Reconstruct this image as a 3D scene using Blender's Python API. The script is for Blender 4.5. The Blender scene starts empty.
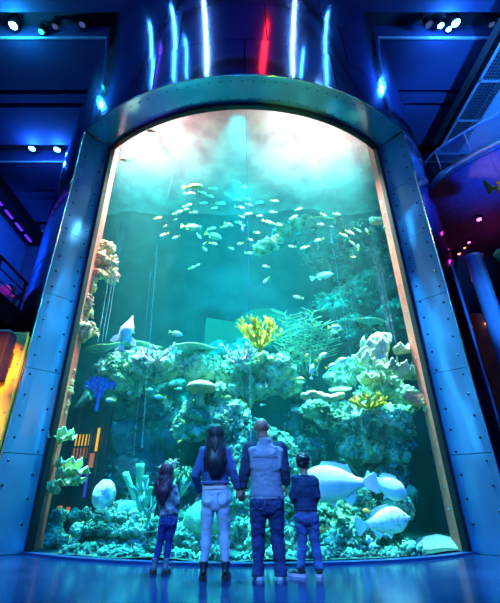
import bpy, bmesh, math, random
from mathutils import Vector, Matrix, noise, Euler
SC = bpy.context.scene
COL = SC.collection
PI = math.pi
R = math.radians
random.seed(7)

# ---------------------------------------------------------------- camera model
CAMH, FPX, PITCH, CX0, CY0 = 0.80, 388.6, R(27.1), 238.0, 301.5
CT, ST = math.cos(PITCH), math.sin(PITCH)
AX = Vector((0.165, 12.28))          # axis of the round tank
RG, RO = 5.85, 6.60                  # glass radius, outer drum radius
ZT = 9.65                            # top of the window
ZCEIL = 16.3

def ray(px, py):
    v = CY0 - py
    d = Vector((px - CX0, FPX * CT - v * ST, FPX * ST + v * CT))
    return d / d.y

def P(px, py, Y):
    return Vector((0, 0, CAMH)) + ray(px, py) * Y

def PZ(px, py, z):
    d = ray(px, py)
    return Vector((0, 0, CAMH)) + d * ((z - CAMH) / d.z)

def mpp(py, Y):
    return Y / (FPX * CT - (CY0 - py) * ST)

def cyl(phi, r, z=0.0):
    return Vector((AX.x + r * math.sin(phi), AX.y - r * math.cos(phi), z))

cam_d = bpy.data.cameras.new('camera')
cam = bpy.data.objects.new('camera', cam_d)
COL.objects.link(cam)
cam.location = (0, 0, CAMH)
cam.rotation_euler = (PI / 2 + PITCH, 0, 0)
cam_d.sensor_fit = 'HORIZONTAL'
cam_d.sensor_width = 36
cam_d.lens = FPX * 36 / 500
cam_d.shift_x = (250 - CX0) / 500
cam_d.clip_end = 200
SC.camera = cam

# ---------------------------------------------------------------- materials
def new_mat(name):
    m = bpy.data.materials.new(name)
    m.use_nodes = True
    nt = m.node_tree
    nt.nodes.clear()
    out = nt.nodes.new('ShaderNodeOutputMaterial')
    return m, nt, out

def N(nt, kind, **kw):
    n = nt.nodes.new(kind)
    for k, v in kw.items():
        setattr(n, k, v)
    return n

def ramp(nt, fac, stops):
    r = N(nt, 'ShaderNodeValToRGB')
    el = r.color_ramp.elements
    while len(el) < len(stops):
        el.new(0.5)
    for e, (p, c) in zip(el, stops):
        e.position = p
        e.color = (*c, 1)
    nt.links.new(fac, r.inputs[0])
    return r.outputs[0]

def mat(name, c1, c2=None, scale=6.0, rough=0.6, metal=0.0, bump=0.0, bscale=None, stretch=None, c3=None, coat=0.0,
        kind='noise', spec=0.5, sub=0.0, emit=None, estr=0.0, detail=4.0):
    m, nt, out = new_mat(name)
    p = N(nt, 'ShaderNodeBsdfPrincipled')
    nt.links.new(p.outputs[0], out.inputs[0])
    p.inputs['Roughness'].default_value = rough
    p.inputs['Metallic'].default_value = metal
    p.inputs['Specular IOR Level'].default_value = spec
    p.inputs['Coat Weight'].default_value = coat
    tc = N(nt, 'ShaderNodeTexCoord')
    src = tc.outputs['Object']
    if stretch:
        mp = N(nt, 'ShaderNodeMapping')
        mp.inputs['Scale'].default_value = stretch
        nt.links.new(src, mp.inputs[0])
        src = mp.outputs[0]
    if c2 is None:
        c2 = tuple(min(1, x * 1.25) for x in c1)
    if kind == 'noise':
        t = N(nt, 'ShaderNodeTexNoise')
        t.inputs['Detail'].default_value = detail
        t.inputs['Scale'].default_value = scale
        fac = t.outputs[0]
    else:
        t = N(nt, 'ShaderNodeTexVoronoi')
        t.inputs['Scale'].default_value = scale
        fac = t.outputs[0]
    nt.links.new(src, t.inputs['Vector'])
    stops = [(0.35, c1), (0.65, c2)] if c3 is None else [(0.32, c1), (0.5, c2), (0.68, c3)]
    nt.links.new(ramp(nt, fac, stops), p.inputs['Base Color'])
    if bump:
        b = N(nt, 'ShaderNodeTexNoise')
        b.inputs['Scale'].default_value = bscale or scale * 3
        b.inputs['Detail'].default_value = 5
        nt.links.new(src, b.inputs['Vector'])
        bn = N(nt, 'ShaderNodeBump')
        bn.inputs['Strength'].default_value = bump
        bn.inputs['Distance'].default_value = 0.05
        nt.links.new(b.outputs[0], bn.inputs['Height'])
        nt.links.new(bn.outputs[0], p.inputs['Normal'])
    if sub:
        p.inputs['Subsurface Weight'].default_value = sub
        p.inputs['Subsurface Radius'].default_value = (.05, .05, .05)
    if emit:
        p.inputs['Emission Color'].default_value = (*emit, 1)
        p.inputs['Emission Strength'].default_value = estr
    return m

def emat(name, c, s):
    m, nt, out = new_mat(name)
    e = N(nt, 'ShaderNodeEmission')
    e.inputs[0].default_value = (*c, 1)
    e.inputs[1].default_value = s
    nt.links.new(e.outputs[0], out.inputs[0])
    return m

# ---------------------------------------------------------------- object helpers
def obj(name, bm, m, parent=None, smooth=True, loc=None):
    me = bpy.data.meshes.new(name)
    if isinstance(bm, bmesh.types.BMesh):
        bmesh.ops.recalc_face_normals(bm, faces=bm.faces)
        bm.to_mesh(me)
        bm.free()
    else:
        me = bm
    me.materials.clear()
    me.materials.append(m)
    if smooth:
        me.polygons.foreach_set('use_smooth', [True] * len(me.polygons))
    o = bpy.data.objects.new(name, me)
    COL.objects.link(o)
    if parent:
        o.parent = parent
    if loc is not None:
        o.location = loc
    return o

def empty(name, loc=(0, 0, 0), rotz=0.0):
    o = bpy.data.objects.new(name, None)
    o.empty_display_size = .1
    COL.objects.link(o)
    o.location = loc
    o.rotation_euler = (0, 0, rotz)
    return o

def tag(o, label, cat, group=None, kind=None):
    o['label'] = label
    o['category'] = cat
    if group:
        o['group'] = group
    if kind:
        o['kind'] = kind
    return o

def struct(o, label=None):
    o['kind'] = 'structure'
    if label:
        o['label'] = label
    return o

def recenter(o, at):
    """move a mesh object's origin to `at` keeping the mesh in place (no parent)"""
    at = Vector(at)
    o.data.transform(Matrix.Translation(-at))
    o.location = at
    return o

def copy_tree(o, parent=None):
    c = o.copy()
    COL.objects.link(c)
    if parent:
        c.parent = parent
    for ch in list(o.children):
        copy_tree(ch, c)
    return c

def box(bm, x0, x1, y0, y1, z0, z1, bev=0.0):
    r = bmesh.ops.create_cube(bm, size=1.0, matrix=Matrix.Translation(((x0 + x1) / 2, (y0 + y1) / 2, (z0 + z1) / 2)) @ Matrix.Diagonal((x1 - x0, y1 - y0, z1 - z0, 1)))
    if bev:
        es = list({e for v in r['verts'] for e in v.link_edges})
        bmesh.ops.bevel(bm, geom=es, offset=bev, segments=2, affect='EDGES', profile=.5)

def loft(bm, pts, rads, n=12, side=(1, 0, 0), cap=True):
    """sweep elliptical rings (rx along side, ry across) along pts"""
    pts = [Vector(p) for p in pts]
    side = Vector(side)
    rings = []
    for i, p in enumerate(pts):
        a = pts[max(i - 1, 0)]
        b = pts[min(i + 1, len(pts) - 1)]
        t = b - a
        t = t.normalized() if t.length > 1e-6 else Vector((0, 0, 1))
        s = side - t * side.dot(t)
        if s.length < .05:
            s = t.orthogonal()
        s.normalize()
        u = t.cross(s)
        r = rads[i]
        rx, ry = (r, r) if not hasattr(r, '__len__') else r
        rings.append([bm.verts.new(p + s * (rx * math.cos(2 * PI * k / n)) + u * (ry * math.sin(2 * PI * k / n))) for k in range(n)])
    for a, b in zip(rings, rings[1:]):
        for k in range(n):
            bm.faces.new((a[k], a[(k + 1) % n], b[(k + 1) % n], b[k]))
    if cap:
        bm.faces.new(rings[0][::-1])
        bm.faces.new(rings[-1])
    return rings

def bez(pts, n=8):
    """Catmull-Rom through pts"""
    pts = [Vector(p) for p in pts]
    if len(pts) < 3:
        return [pts[0].lerp(pts[-1], i / n) for i in range(n + 1)]
    out = []
    q = [pts[0] * 2 - pts[1]] + pts + [pts[-1] * 2 - pts[-2]]
    for i in range(1, len(q) - 2):
        for k in range(n):
            t = k / n
            out.append(.5 * ((2 * q[i]) + (q[i + 1] - q[i - 1]) * t + (2 * q[i - 1] - 5 * q[i] + 4 * q[i + 1] - q[i + 2]) * t * t + (3 * q[i] - q[i - 1] - 3 * q[i + 1] + q[i + 2]) * t ** 3))
    out.append(pts[-1])
    return out

def interp(vals, m):
    """resample a list of floats / tuples to m entries"""
    out = []
    for i in range(m):
        t = i / (m - 1) * (len(vals) - 1)
        k = min(int(t), len(vals) - 2)
        f = t - k
        a, b = vals[k], vals[k + 1]
        if hasattr(a, '__len__'):
            out.append(tuple(x + (y - x) * f for x, y in zip(a, b)))
        else:
            out.append(a + (b - a) * f)
    return out

def tube(bm, pts, rads, n=8, sub=6, side=(1, 0, 0)):
    c = bez(pts, sub)
    if not hasattr(rads, '__len__'):
        rads = [rads] * 2
    return loft(bm, c, interp(list(rads), len(c)), n, side)

def ball(bm, c, r, sub=2, rot=None):
    r = r if hasattr(r, '__len__') else (r, r, r)
    M = Matrix.Translation(Vector(c))
    if rot is not None:
        M = M @ rot.to_matrix().to_4x4()
    return bmesh.ops.create_icosphere(bm, subdivisions=sub, radius=1, matrix=M @ Matrix.Diagonal((*r, 1)))['verts']

def lathe(bm, prof, n=20, c=(0, 0, 0), wob=0.0, cap=True):
    c = Vector(c)
    rings = []
    ph = random.random() * 6
    for r, z in prof:
        rings.append([bm.verts.new(c + Vector((r * (1 + wob * math.sin(3 * a + ph) + wob * .6 * math.sin(5 * a + 2 * ph)) * math.cos(a), r * (1 + wob * math.sin(3 * a + ph)) * math.sin(a), z))) for a in [2 * PI * k / n for k in range(n)]])
    for a, b in zip(rings, rings[1:]):
        for k in range(n):
            bm.faces.new((a[k], a[(k + 1) % n], b[(k + 1) % n], b[k]))
    if cap:
        bm.faces.new(rings[0][::-1])
        bm.faces.new(rings[-1])
    return rings

def fuse(bm, voxel, smooth=2, disp=None, sfac=.5):
    """join overlapping closed pieces into one continuous skin; returns mesh"""
    me = bpy.data.meshes.new('tmp')
    bmesh.ops.recalc_face_normals(bm, faces=bm.faces)
    bm.to_mesh(me)
    bm.free()
    o = bpy.data.objects.new('tmp', me)
    COL.objects.link(o)
    m = o.modifiers.new('r', 'REMESH')
    m.mode = 'VOXEL'
    m.voxel_size = voxel
    if smooth:
        s = o.modifiers.new('s', 'SMOOTH')
        s.iterations = smooth
        s.factor = sfac
    dg = bpy.context.evaluated_depsgraph_get()
    out = bpy.data.meshes.new_from_object(o.evaluated_get(dg))
    bpy.data.objects.remove(o)
    bpy.data.meshes.remove(me)
    if disp:
        displace(out, disp)
    return out

def displace(me, terms):
    """terms: list of (amplitude, scale vec or float, offset)"""
    me.update()
    ns = [v.normal.copy() for v in me.vertices]
    for v, n in zip(me.vertices, ns):
        d = 0
        for amp, sc, off in terms:
            p = Vector((v.co.x * sc[0], v.co.y * sc[1], v.co.z * sc[2])) if hasattr(sc, '__len__') else v.co * sc
            d += amp * noise.noise(p + Vector((off, off * 1.7, off * .3)))
        v.co += n * d
    me.update()
# ================================================================ THE HALL
M = {}
M['floor'] = mat('polished_floor', (.008, .022, .09), (.016, .04, .14), scale=1.3, rough=.16, bump=.02, bscale=2.5, spec=.32)
M['ceil'] = mat('ceiling_paint', (.04, .04, .12), (.055, .055, .16), scale=.6, rough=.8)
M['recess'] = mat('recess_black', (.012, .010, .018), rough=.9)
M['wallblue'] = mat('hall_wall_paint', (.06, .13, .30), (.10, .18, .36), scale=1.2, rough=.75)
M['walldark'] = mat('dark_wall_paint', (.05, .025, .06), (.08, .04, .09), scale=1.0, rough=.8)
M['black'] = mat('black_rubber', (.004, .004, .005), rough=.6)
M['blackmetal'] = mat('black_metal', (.012, .012, .016), rough=.4, metal=.6)
M['bolt'] = mat('bolt_steel', (.35, .38, .42), rough=.3, metal=1)
M['rivet'] = mat('dark_rivet_steel', (.06, .08, .12), rough=.25, metal=.9)
M['trimline'] = mat('edge_steel', (.75, .78, .85), rough=.2, metal=1)

def steel(name, c, rough, wave, wscale, stretch, metal=1.0, coat=0.0):
    m, nt, out = new_mat(name)
    p = N(nt, 'ShaderNodeBsdfPrincipled')
    nt.links.new(p.outputs[0], out.inputs[0])
    p.inputs['Metallic'].default_value = metal
    p.inputs['Coat Weight'].default_value = coat
    p.inputs['Coat Roughness'].default_value = .05
    p.inputs['Coat IOR'].default_value = 1.7
    tc = N(nt, 'ShaderNodeTexCoord')
    mp = N(nt, 'ShaderNodeMapping')
    mp.inputs['Scale'].default_value = stretch
    nt.links.new(tc.outputs['Object'], mp.inputs[0])
    t = N(nt, 'ShaderNodeTexNoise')
    t.inputs['Scale'].default_value = wscale
    t.inputs['Detail'].default_value = 1.5
    nt.links.new(mp.outputs[0], t.inputs['Vector'])
    b = N(nt, 'ShaderNodeBump')
    b.inputs['Strength'].default_value = wave
    b.inputs['Distance'].default_value = .15
    nt.links.new(t.outputs[0], b.inputs['Height'])
    nt.links.new(b.outputs[0], p.inputs['Normal'])
    nt.links.new(b.outputs[0], p.inputs['Coat Normal'])
    t2 = N(nt, 'ShaderNodeTexNoise')
    t2.inputs['Scale'].default_value = wscale * 1.7
    nt.links.new(mp.outputs[0], t2.inputs['Vector'])
    nt.links.new(ramp(nt, t2.outputs[0], [(.3, tuple(x * .85 for x in c)), (.7, c)]), p.inputs['Base Color'])
    p.inputs['Roughness'].default_value = rough
    return m
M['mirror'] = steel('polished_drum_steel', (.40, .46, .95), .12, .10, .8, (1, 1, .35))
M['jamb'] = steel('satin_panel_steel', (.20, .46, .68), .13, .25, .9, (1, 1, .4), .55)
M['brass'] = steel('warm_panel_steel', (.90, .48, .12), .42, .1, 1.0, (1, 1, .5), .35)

# floor
bm = bmesh.new()
box(bm, -16, 16, -10, 24, -.2, 0)
struct(obj('floor', bm, M['floor'], smooth=False), 'polished blue hall floor')

# ceiling with light recesses and paired grooves
H = ZCEIL - CAMH
lightslots = [(7.63, 8.51), (13.45, 14.53), (1.75, 2.65), (-4.15, -3.25), (19.35, 20.3)]
groove = []
for c in (11.02, 16.95, 5.1, -.8, -6.7):
    groove += [(c - .43, c - .20), (c + .18, c + .42)]
cuts = sorted(lightslots + groove)
bm = bmesh.new()
y = -10.0
for a, b in cuts + [(24, 24)]:
    if a > y:
        box(bm, -16, 16, y, a, ZCEIL, ZCEIL + .9)
    y = b
ceil = struct(obj('ceiling', bm, M['ceil'], smooth=False), 'dark hall ceiling in long panels')
bm = bmesh.new()
box(bm, -16, 16, -10, 24, ZCEIL + .85, ZCEIL + 1.1)
obj('recess_back', bm, M['recess'], ceil, smooth=False)
bm = bmesh.new()
for a, b in lightslots:
    box(bm, -16, 16, b - .03, b + .03, ZCEIL - .03, ZCEIL + .05)
obj('recess_lip', bm, mat('lip_paint', (.35, .38, .45), rough=.4), ceil, smooth=False)

# walls
bm = bmesh.new(); box(bm, -14.1, -13.8, -10, 24, 0, ZCEIL)
struct(obj('wall_left', bm, M['wallblue'], smooth=False))
bm = bmesh.new(); box(bm, 14.0, 14.3, -10, 24, 0, ZCEIL)
struct(obj('wall_right', bm, M['walldark'], smooth=False))
bm = bmesh.new(); box(bm, -14.1, 14.3, 21, 21.3, 0, ZCEIL)
struct(obj('wall_back', bm, M['walldark'], smooth=False))
bm = bmesh.new(); box(bm, -14.1, 14.3, -10.2, -9.9, 0, ZCEIL)
struct(obj('wall_front', bm, M['walldark'], smooth=False))

# ---------------------------------------------------------------- the drum
PHI = R(39.9)
def drum_r(z):
    return RO if z < 10.2 else RO - .035 * (z - 10.2)
drum = None
bm = bmesh.new()
def patch(bm, f0, f1, z0, z1, nf=8, nz=4, rf=drum_r, flip=False):
    g = [[bm.verts.new(cyl(f0 + (f1 - f0) * i / nf, rf(z0 + (z1 - z0) * j / nz), z0 + (z1 - z0) * j / nz)) for i in range(nf + 1)] for j in range(nz + 1)]
    for j in range(nz):
        for i in range(nf):
            bm.faces.new((g[j][i], g[j][i + 1], g[j + 1][i + 1], g[j + 1][i]))
gap = .0022
zrows = [9.65, 11.15, 13.0, 14.9, ZCEIL + .02]
nf = 18
for zi in range(4):
    off = (zi % 2) * PI / nf * .5
    for k in range(nf):
        f0 = -PI + 2 * PI * k / nf + off
        patch(bm, f0 + gap, f0 + 2 * PI / nf - gap, zrows[zi] + .008, zrows[zi + 1] - .008)
low = [0.0, 2.2, 4.4, 6.6, 8.4, 9.65]
nlow = 14
span = 2 * (PI - R(40.6))
for zi in range(5):
    for k in range(nlow):
        f0 = R(40.6) + span * k / nlow
        patch(bm, f0 + gap, f0 + span / nlow - gap, low[zi] + .008, low[zi + 1] - .008)
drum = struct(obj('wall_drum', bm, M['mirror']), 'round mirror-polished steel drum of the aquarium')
# dark core behind the joints
bm = bmesh.new()
patch(bm, -PI, PI, 9.70, ZCEIL, 72, 4, lambda z: drum_r(z) - .05)
patch(bm, R(41.2), 2 * PI - R(41.2), 0, 9.75, 56, 1, lambda z: RO - .05)
patch(bm, -R(45), R(45), ZT, 12.4, 32, 1, lambda z: RG + .02)
obj('drum_core', bm, M['recess'], drum)

# reveal: two side panels and the curved soffit
def jamb(sgn, name):
    bm = bmesh.new()
    f = sgn * PHI
    fo = sgn * R(40.5)
    joints = [0, 1.55, 3.1, 4.75, 6.4, 8.0, ZT]
    for a, b in zip(joints, joints[1:]):
        i0, o0 = cyl(f, RG + .02), cyl(fo, RO + .01)
        back = cyl(sgn * R(41.3), RO - .02)
        i1 = cyl(sgn * R(41.0), RG)
        v = []
        for z in (a + .006, b - .006):
            v.append([bm.verts.new(Vector((q.x, q.y, z))) for q in (i0, o0, back, i1)])
        for k in range(4):
            bm.faces.new((v[0][k], v[0][(k + 1) % 4], v[1][(k + 1) % 4], v[1][k]))
        bm.faces.new(v[0]); bm.faces.new(v[1][::-1])
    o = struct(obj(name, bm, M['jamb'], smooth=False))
    bm = bmesh.new()
    n = Vector((cyl(f, RG) - cyl(fo, RO)).yx.to_3d())
    nn = Vector((-sgn * abs(n.x), -abs(n.y), 0)).normalized()
    for t in (.2, .82):
        z = .25
        while z < ZT - .15:
            q = cyl(f, RG + .02).lerp(cyl(fo, RO + .01), t)
            q.z = z + (0.18 if t < .5 else 0)
            ball(bm, q, .024, 2)
            z += .39
    obj('rivets', bm, M['rivet'], o)
    bm = bmesh.new()
    q = cyl(fo, RO + .012)
    loft(bm, [(q.x, q.y, 0), (q.x, q.y, ZT)], [.018, .018], 8)
    obj('corner_bead', bm, M['trimline'], o)
    return o
jamb(-1, 'trim_1')
jamb(1, 'trim_2')
bm = bmesh.new()
NS = 48
for k in range(NS):
    a0, a1 = -PHI + 2 * PHI * k / NS, -PHI + 2 * PHI * (k + 1) / NS
    lo = [cyl(a0, RG, ZT), cyl(a1, RG, ZT), cyl(a1, RO + .01, ZT), cyl(a0, RO + .01, ZT)]
    vs = [bm.verts.new(p) for p in lo] + [bm.verts.new(p + Vector((0, 0, .04))) for p in lo]
    for q in ((0, 1, 2, 3), (4, 5, 6, 7), (2, 3, 7, 6)):
        bm.faces.new([vs[i] for i in q])
bmesh.ops.remove_doubles(bm, verts=bm.verts, dist=.0005)
sof = struct(obj('trim_3', bm, M['jamb'], smooth=False))
bm = bmesh.new()
for r_ in (RG + .17, RO - .14):
    for k in range(34):
        a = -PHI + 2 * PHI * (k + .5 + (.25 if r_ > 6.2 else 0)) / 34
        ball(bm, cyl(a, r_, ZT), .022, 1)
obj('rivets', bm, M['blackmetal'], sof)
bm = bmesh.new()
loft(bm, [cyl(-PHI + 2 * PHI * k / 60, RO + .012, ZT) for k in range(61)], [.016] * 61, 8)
obj('corner_bead', bm, M['trimline'], sof)

# window_1 : black gasket and curved acrylic pane
bm = bmesh.new()
gw = .055
for s in (-1, 1):
    a0, a1 = s * PHI, s * (PHI - R(1.35))
    q = [cyl(a0, RG + .05), cyl(a1, RG + .05), cyl(a1, RG - .05), cyl(a0, RG - .05)]
    v = [[bm.verts.new(Vector((p.x, p.y, z))) for p in q] for z in (0, ZT)]
    for k in range(4):
        bm.faces.new((v[0][k], v[0][(k + 1) % 4], v[1][(k + 1) % 4], v[1][k]))
    bm.faces.new(v[0]); bm.faces.new(v[1])
def ringbar(bm, r0, r1, z0, z1, n=60, ph=PHI):
    prev = None
    for k in range(n + 1):
        a = -ph + 2 * ph * k / n
        c = [bm.verts.new(cyl(a, r, z)) for r, z in ((r0, z0), (r1, z0), (r1, z1), (r0, z1))]
        if prev:
            for i in range(4):
                bm.faces.new((prev[i], prev[(i + 1) % 4], c[(i + 1) % 4], c[i]))
        else:
            bm.faces.new(c)
        prev = c
    bm.faces.new(prev[::-1])
ringbar(bm, RG - .05, RG + .06, ZT - .13, ZT - .002)
win = struct(obj('window_1', bm, M['black'], smooth=False), 'tall curved viewing window of the aquarium')
bm = bmesh.new()
ringbar(bm, RG - .05, RG + .10, 0.0, .035)
obj('kerb', bm, mat('kerb_blue', (.03, .06, .2), rough=.3), win, smooth=False)

def glass_mat():
    m, nt, out = new_mat('clear_acrylic')
    tr = N(nt, 'ShaderNodeBsdfTransparent')
    tr.inputs[0].default_value = (.97, .995, 1, 1)
    gl = N(nt, 'ShaderNodeBsdfGlossy')
    gl.inputs['Roughness'].default_value = .02
    lw = N(nt, 'ShaderNodeLayerWeight')
    pw = N(nt, 'ShaderNodeMath', operation='POWER')
    pw.inputs[1].default_value = 4.0
    nt.links.new(lw.outputs['Facing'], pw.inputs[0])
    fr = N(nt, 'ShaderNodeMath', operation='MULTIPLY_ADD')
    fr.inputs[1].default_value = .5
    fr.inputs[2].default_value = .02
    nt.links.new(pw.outputs[0], fr.inputs[0])
    mx = N(nt, 'ShaderNodeMixShader')
    nt.links.new(fr.outputs[0], mx.inputs[0])
    nt.links.new(tr.outputs[0], mx.inputs[1])
    nt.links.new(gl.outputs[0], mx.inputs[2])
    nt.links.new(mx.outputs[0], out.inputs[0])
    return m
M['glass'] = glass_mat()
def seam_mat():
    m, nt, out = new_mat('acrylic_seam_and_streak')
    tr = N(nt, 'ShaderNodeBsdfTransparent')
    gl = N(nt, 'ShaderNodeBsdfPrincipled')
    gl.inputs['Base Color'].default_value = (.4, .75, .9, 1)
    gl.inputs['Roughness'].default_value = .25
    mx = N(nt, 'ShaderNodeMixShader')
    mx.inputs[0].default_value = .16
    nt.links.new(tr.outputs[0], mx.inputs[1])
    nt.links.new(gl.outputs[0], mx.inputs[2])
    nt.links.new(mx.outputs[0], out.inputs[0])
    return m
M['seam'] = seam_mat()
bm = bmesh.new()
patch(bm, -PHI, PHI, .0, ZT, 64, 1, lambda z: RG)
obj('pane', bm, M['glass'], win)
for d in (0.35, -30.4, -29.2, -28.3, 30.6, 29.6, 28.9):  # centre one is the joint; the others stand in for edge reflections
    bm = bmesh.new()
    w = .010 if abs(d) < 1 else .006
    q = cyl(R(d), RG - .012)
    loft(bm, [(q.x, q.y, .04 if abs(d) < 1 else 3.6), (q.x, q.y, ZT - .15)], [w, w], 6)
    obj('seam', bm, M['seam'], win)
# ================================================================ THINGS IN THE HALL
M['lens_blue'] = emat('lamp_lens_blue', (.05, .45, 1), 60)
M['lens_cyan'] = emat('lamp_lens_cyan', (.10, .95, 1), 60)
M['lens_green'] = emat('lamp_lens_green', (.02, .8, .5), 8)
M['lens_dim'] = emat('lamp_lens_dim', (.10, .14, .40), .6)
M['lens_mag'] = emat('lamp_lens_magenta', (1, .06, .6), 14)
M['lens_red'] = emat('lamp_lens_red', (1, .12, .08), 8)
M['lens_orange'] = emat('lamp_lens_orange', (1, .3, .05), 5)

def spot_fixture(loc, lens, label, r=.12, tilt=(0, 0), group='ceiling spotlights'):
    t = empty('ceiling_spotlight', loc)
    tag(t, label, 'ceiling light', group)
    bm = bmesh.new()
    lathe(bm, [(r * .55, .46), (r * .95, .42), (r * 1.12, .1), (r * 1.2, 0), (r * 1.02, 0), (r * .98, .05)], 20)
    hs = obj('lamp_housing', bm, M['blackmetal'], t)
    bm = bmesh.new()
    lathe(bm, [(r * .97, .04), (r * .9, .015), (r * .5, -.015), (r * .1, -.025)], 20)
    obj('lamp_lens', bm, lens, t)
    bm = bmesh.new()
    box(bm, -r * 1.4, -r * 1.25, -.03, .03, .1, .66)
    box(bm, r * 1.25, r * 1.4, -.03, .03, .1, .66)
    box(bm, -r * 1.4, r * 1.4, -.03, .03, .63, .68)
    tube(bm, [(0, 0, .66), (0, 0, 1.0)], .025, 8, 2)
    obj('yoke', bm, M['blackmetal'], t, smooth=False)
    t.rotation_euler = (tilt[0], tilt[1], 0)
    return t
zl = ZCEIL + .10
for px, py, ln, r, lb in [
    (13, 26, 'lens_cyan', .15, 'bright cyan spotlight in the ceiling recess at the top left corner'),
    (41, 32, 'lens_green', .10, 'small green spotlight in the top left ceiling recess'),
    (55, 27, 'lens_dim', .11, 'dim unlit spotlight beside the green one in the ceiling recess'),
    (82, 25, 'lens_dim', .11, 'dim spotlight of the top left recess nearest the steel drum'),
    (429, 25, 'lens_dim', .12, 'dim spotlight of the top right recess nearest the steel drum'),
    (441, 26, 'lens_blue', .11, 'first of three bright blue spotlights in top right ceiling recess'),
    (449, 29.5, 'lens_blue', .10, 'lowest of three bright blue spotlights in top right ceiling recess'),
    (456, 23.5, 'lens_blue', .15, 'largest of three bright blue spotlights in top right ceiling recess'),
    (492, 25, 'lens_dim', .11, 'dim spotlight of the top right recess above the vent grille'),
    (32, 149, 'lens_blue', .16, 'bright blue spotlight of the second left recess, farther from the drum'),
    (57, 150, 'lens_blue', .16, 'bright blue spotlight of the second left recess, next to the drum')]:
    spot_fixture(PZ(px, py, zl), M[ln], lb, r)

# linear tubes on the ceiling around the drum, seen as streaks in its polished steel
M['neon_b'] = emat('tube_blue', (.08, .55, 1), 30)
M['neon_soft'] = emat('tube_soft_blue', (.05, .5, 1), 15)
M['neon_w'] = emat('tube_white_blue', (.30, .75, 1), 34)
M['neon_r'] = emat('tube_red', (1, .015, .02), 9)
M['neon_v'] = emat('tube_violet', (.25, .1, 1), 5)
def mirror_hit(px, py, zc):
    """where the ceiling plane is met after reflection in the drum"""
    d = ray(px, py)
    lo, hi = 3.0, 12.0
    Y = 4.0
    while Y < 12:
        p = Vector((0, 0, CAMH)) + d * Y
        if (p.xy - AX).length < drum_r(p.z):
            break
        Y += .005
    n = Vector(((p.xy - AX).normalized().x, (p.xy - AX).normalized().y, 0))
    r = d - 2 * d.dot(n) * n
    return p + r * ((zc - p.z) / r.z)
def linear_lamp(a, b, m, w, label):
    a, b = Vector(a), Vector(b)
    mid = (a + b) / 2
    t = empty('linear_lamp', mid)
    tag(t, label, 'tube lamp', 'linear lamps on the ceiling round the drum')
    bm = bmesh.new()
    loft(bm, [a - mid, a.lerp(b, .5) - mid, b - mid], [w] * 3, 8, side=(0, 0, 1))
    obj('light_tube', bm, m, t)
    bm = bmesh.new()
    up = Vector((0, 0, w * 1.6))
    loft(bm, [a - mid + up, b - mid + up], [(w * .8, w * 1.7)] * 2, 4, side=(0, 0, 1))
    obj('mounting_channel', bm, M['blackmetal'], t, smooth=False)
zc = ZCEIL - .12
for x0, y0, x1, y1, m, w, lb in [
    (148.5, 18, 150, 88, 'neon_b', .028, 'blue ceiling tube mirrored in the drum as its second streak'),
    (171, 2, 174, 80, 'neon_b', .035, 'long blue ceiling tube mirrored left of the middle of the drum'),
    (203, -6, 206, 74, 'neon_w', .055, 'widest white-blue ceiling tube mirrored near the middle of the drum'),
    (296, -6, 293, 74, 'neon_w', .05, 'white-blue ceiling tube mirrored right of the red one'),
    (329, 8, 327, 84, 'neon_b', 0.03, 'blue ceiling tube mirrored as the right streak of the drum'),
    (185, 30, 186, 78, 'neon_b', .02, 'short thin ceiling tube between two blue streaks on the drum'),
    (304, 40, 301, 76, 'neon_b', .025, 'short thin ceiling tube beside the right white streak'),
    (268, 14, 262, 72, 'neon_r', .17, 'red ceiling tube mirrored in the front of the drum'),
    (160, 36, 154, 90, 'neon_v', .03, 'slanting violet ceiling tube mirrored left on the drum')]:
    linear_lamp(mirror_hit(x0, y0, zc), mirror_hit(x1, y1, zc), M[m], w, lb)

# unseen tubes added around the hall to put streaks in the reveal steel
for a, b, r, c, lb in [((11.2, .4, 3), (11.2, -.5, 15.5), .13, 'neon_b', 'tall leaning blue tube added unseen at hall right for reveal streaks'), ((11.2, -1.0, 2.5), (11.2, -1.6, 13), .04, 'neon_b', 'thin blue tube added unseen behind the tall one, hall right'),
                       ((-11.2, -2.2, 3), (-11.2, -.9, 14), .13, 'neon_b', 'tall leaning blue tube added unseen at hall left for reveal streaks'), ((-11.2, -1.0, 2.5), (-11.2, -.2, 12), .05, 'neon_b', 'thin blue tube added unseen behind the tall one, hall left'),
                       ((5.3, 2.7, 16.1), (9.6, .4, 16.1), .10, 'neon_w', 'slanting ceiling tube added unseen to streak the left steel reveal'), ((-4.8, 2.2, 16.1), (-9.4, -.3, 16.1), .10, 'neon_b', 'slanting ceiling tube added unseen to streak the right steel reveal')]:
    linear_lamp(a, b, M['neon_soft'] if c == 'neon_b' else M[c], r, lb)
# ------------------------------------------------------------ left side
bm = bmesh.new(); box(bm, -13.75, -12.65, -9, 20.8, 15.55, ZCEIL - .02, .03)
t = obj('ceiling_beam', bm, M['blackmetal'], smooth=False)
tag(recenter(t, (-13.2, 6, 15.55)), 'long black ceiling beam with violet strip over the left wall', 'beam')
bm = bmesh.new(); 
for k in range(12):
    box(bm, -13.32, -13.18, 7 + k * 1.15, 7.75 + k * 1.15, 15.50, 15.56)
bm.transform(Matrix.Translation((13.2, -6, -15.55)))
obj('light_strip', bm, emat('violet_strip', (.14, .03, 1), 1.2), t, smooth=False)

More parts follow.
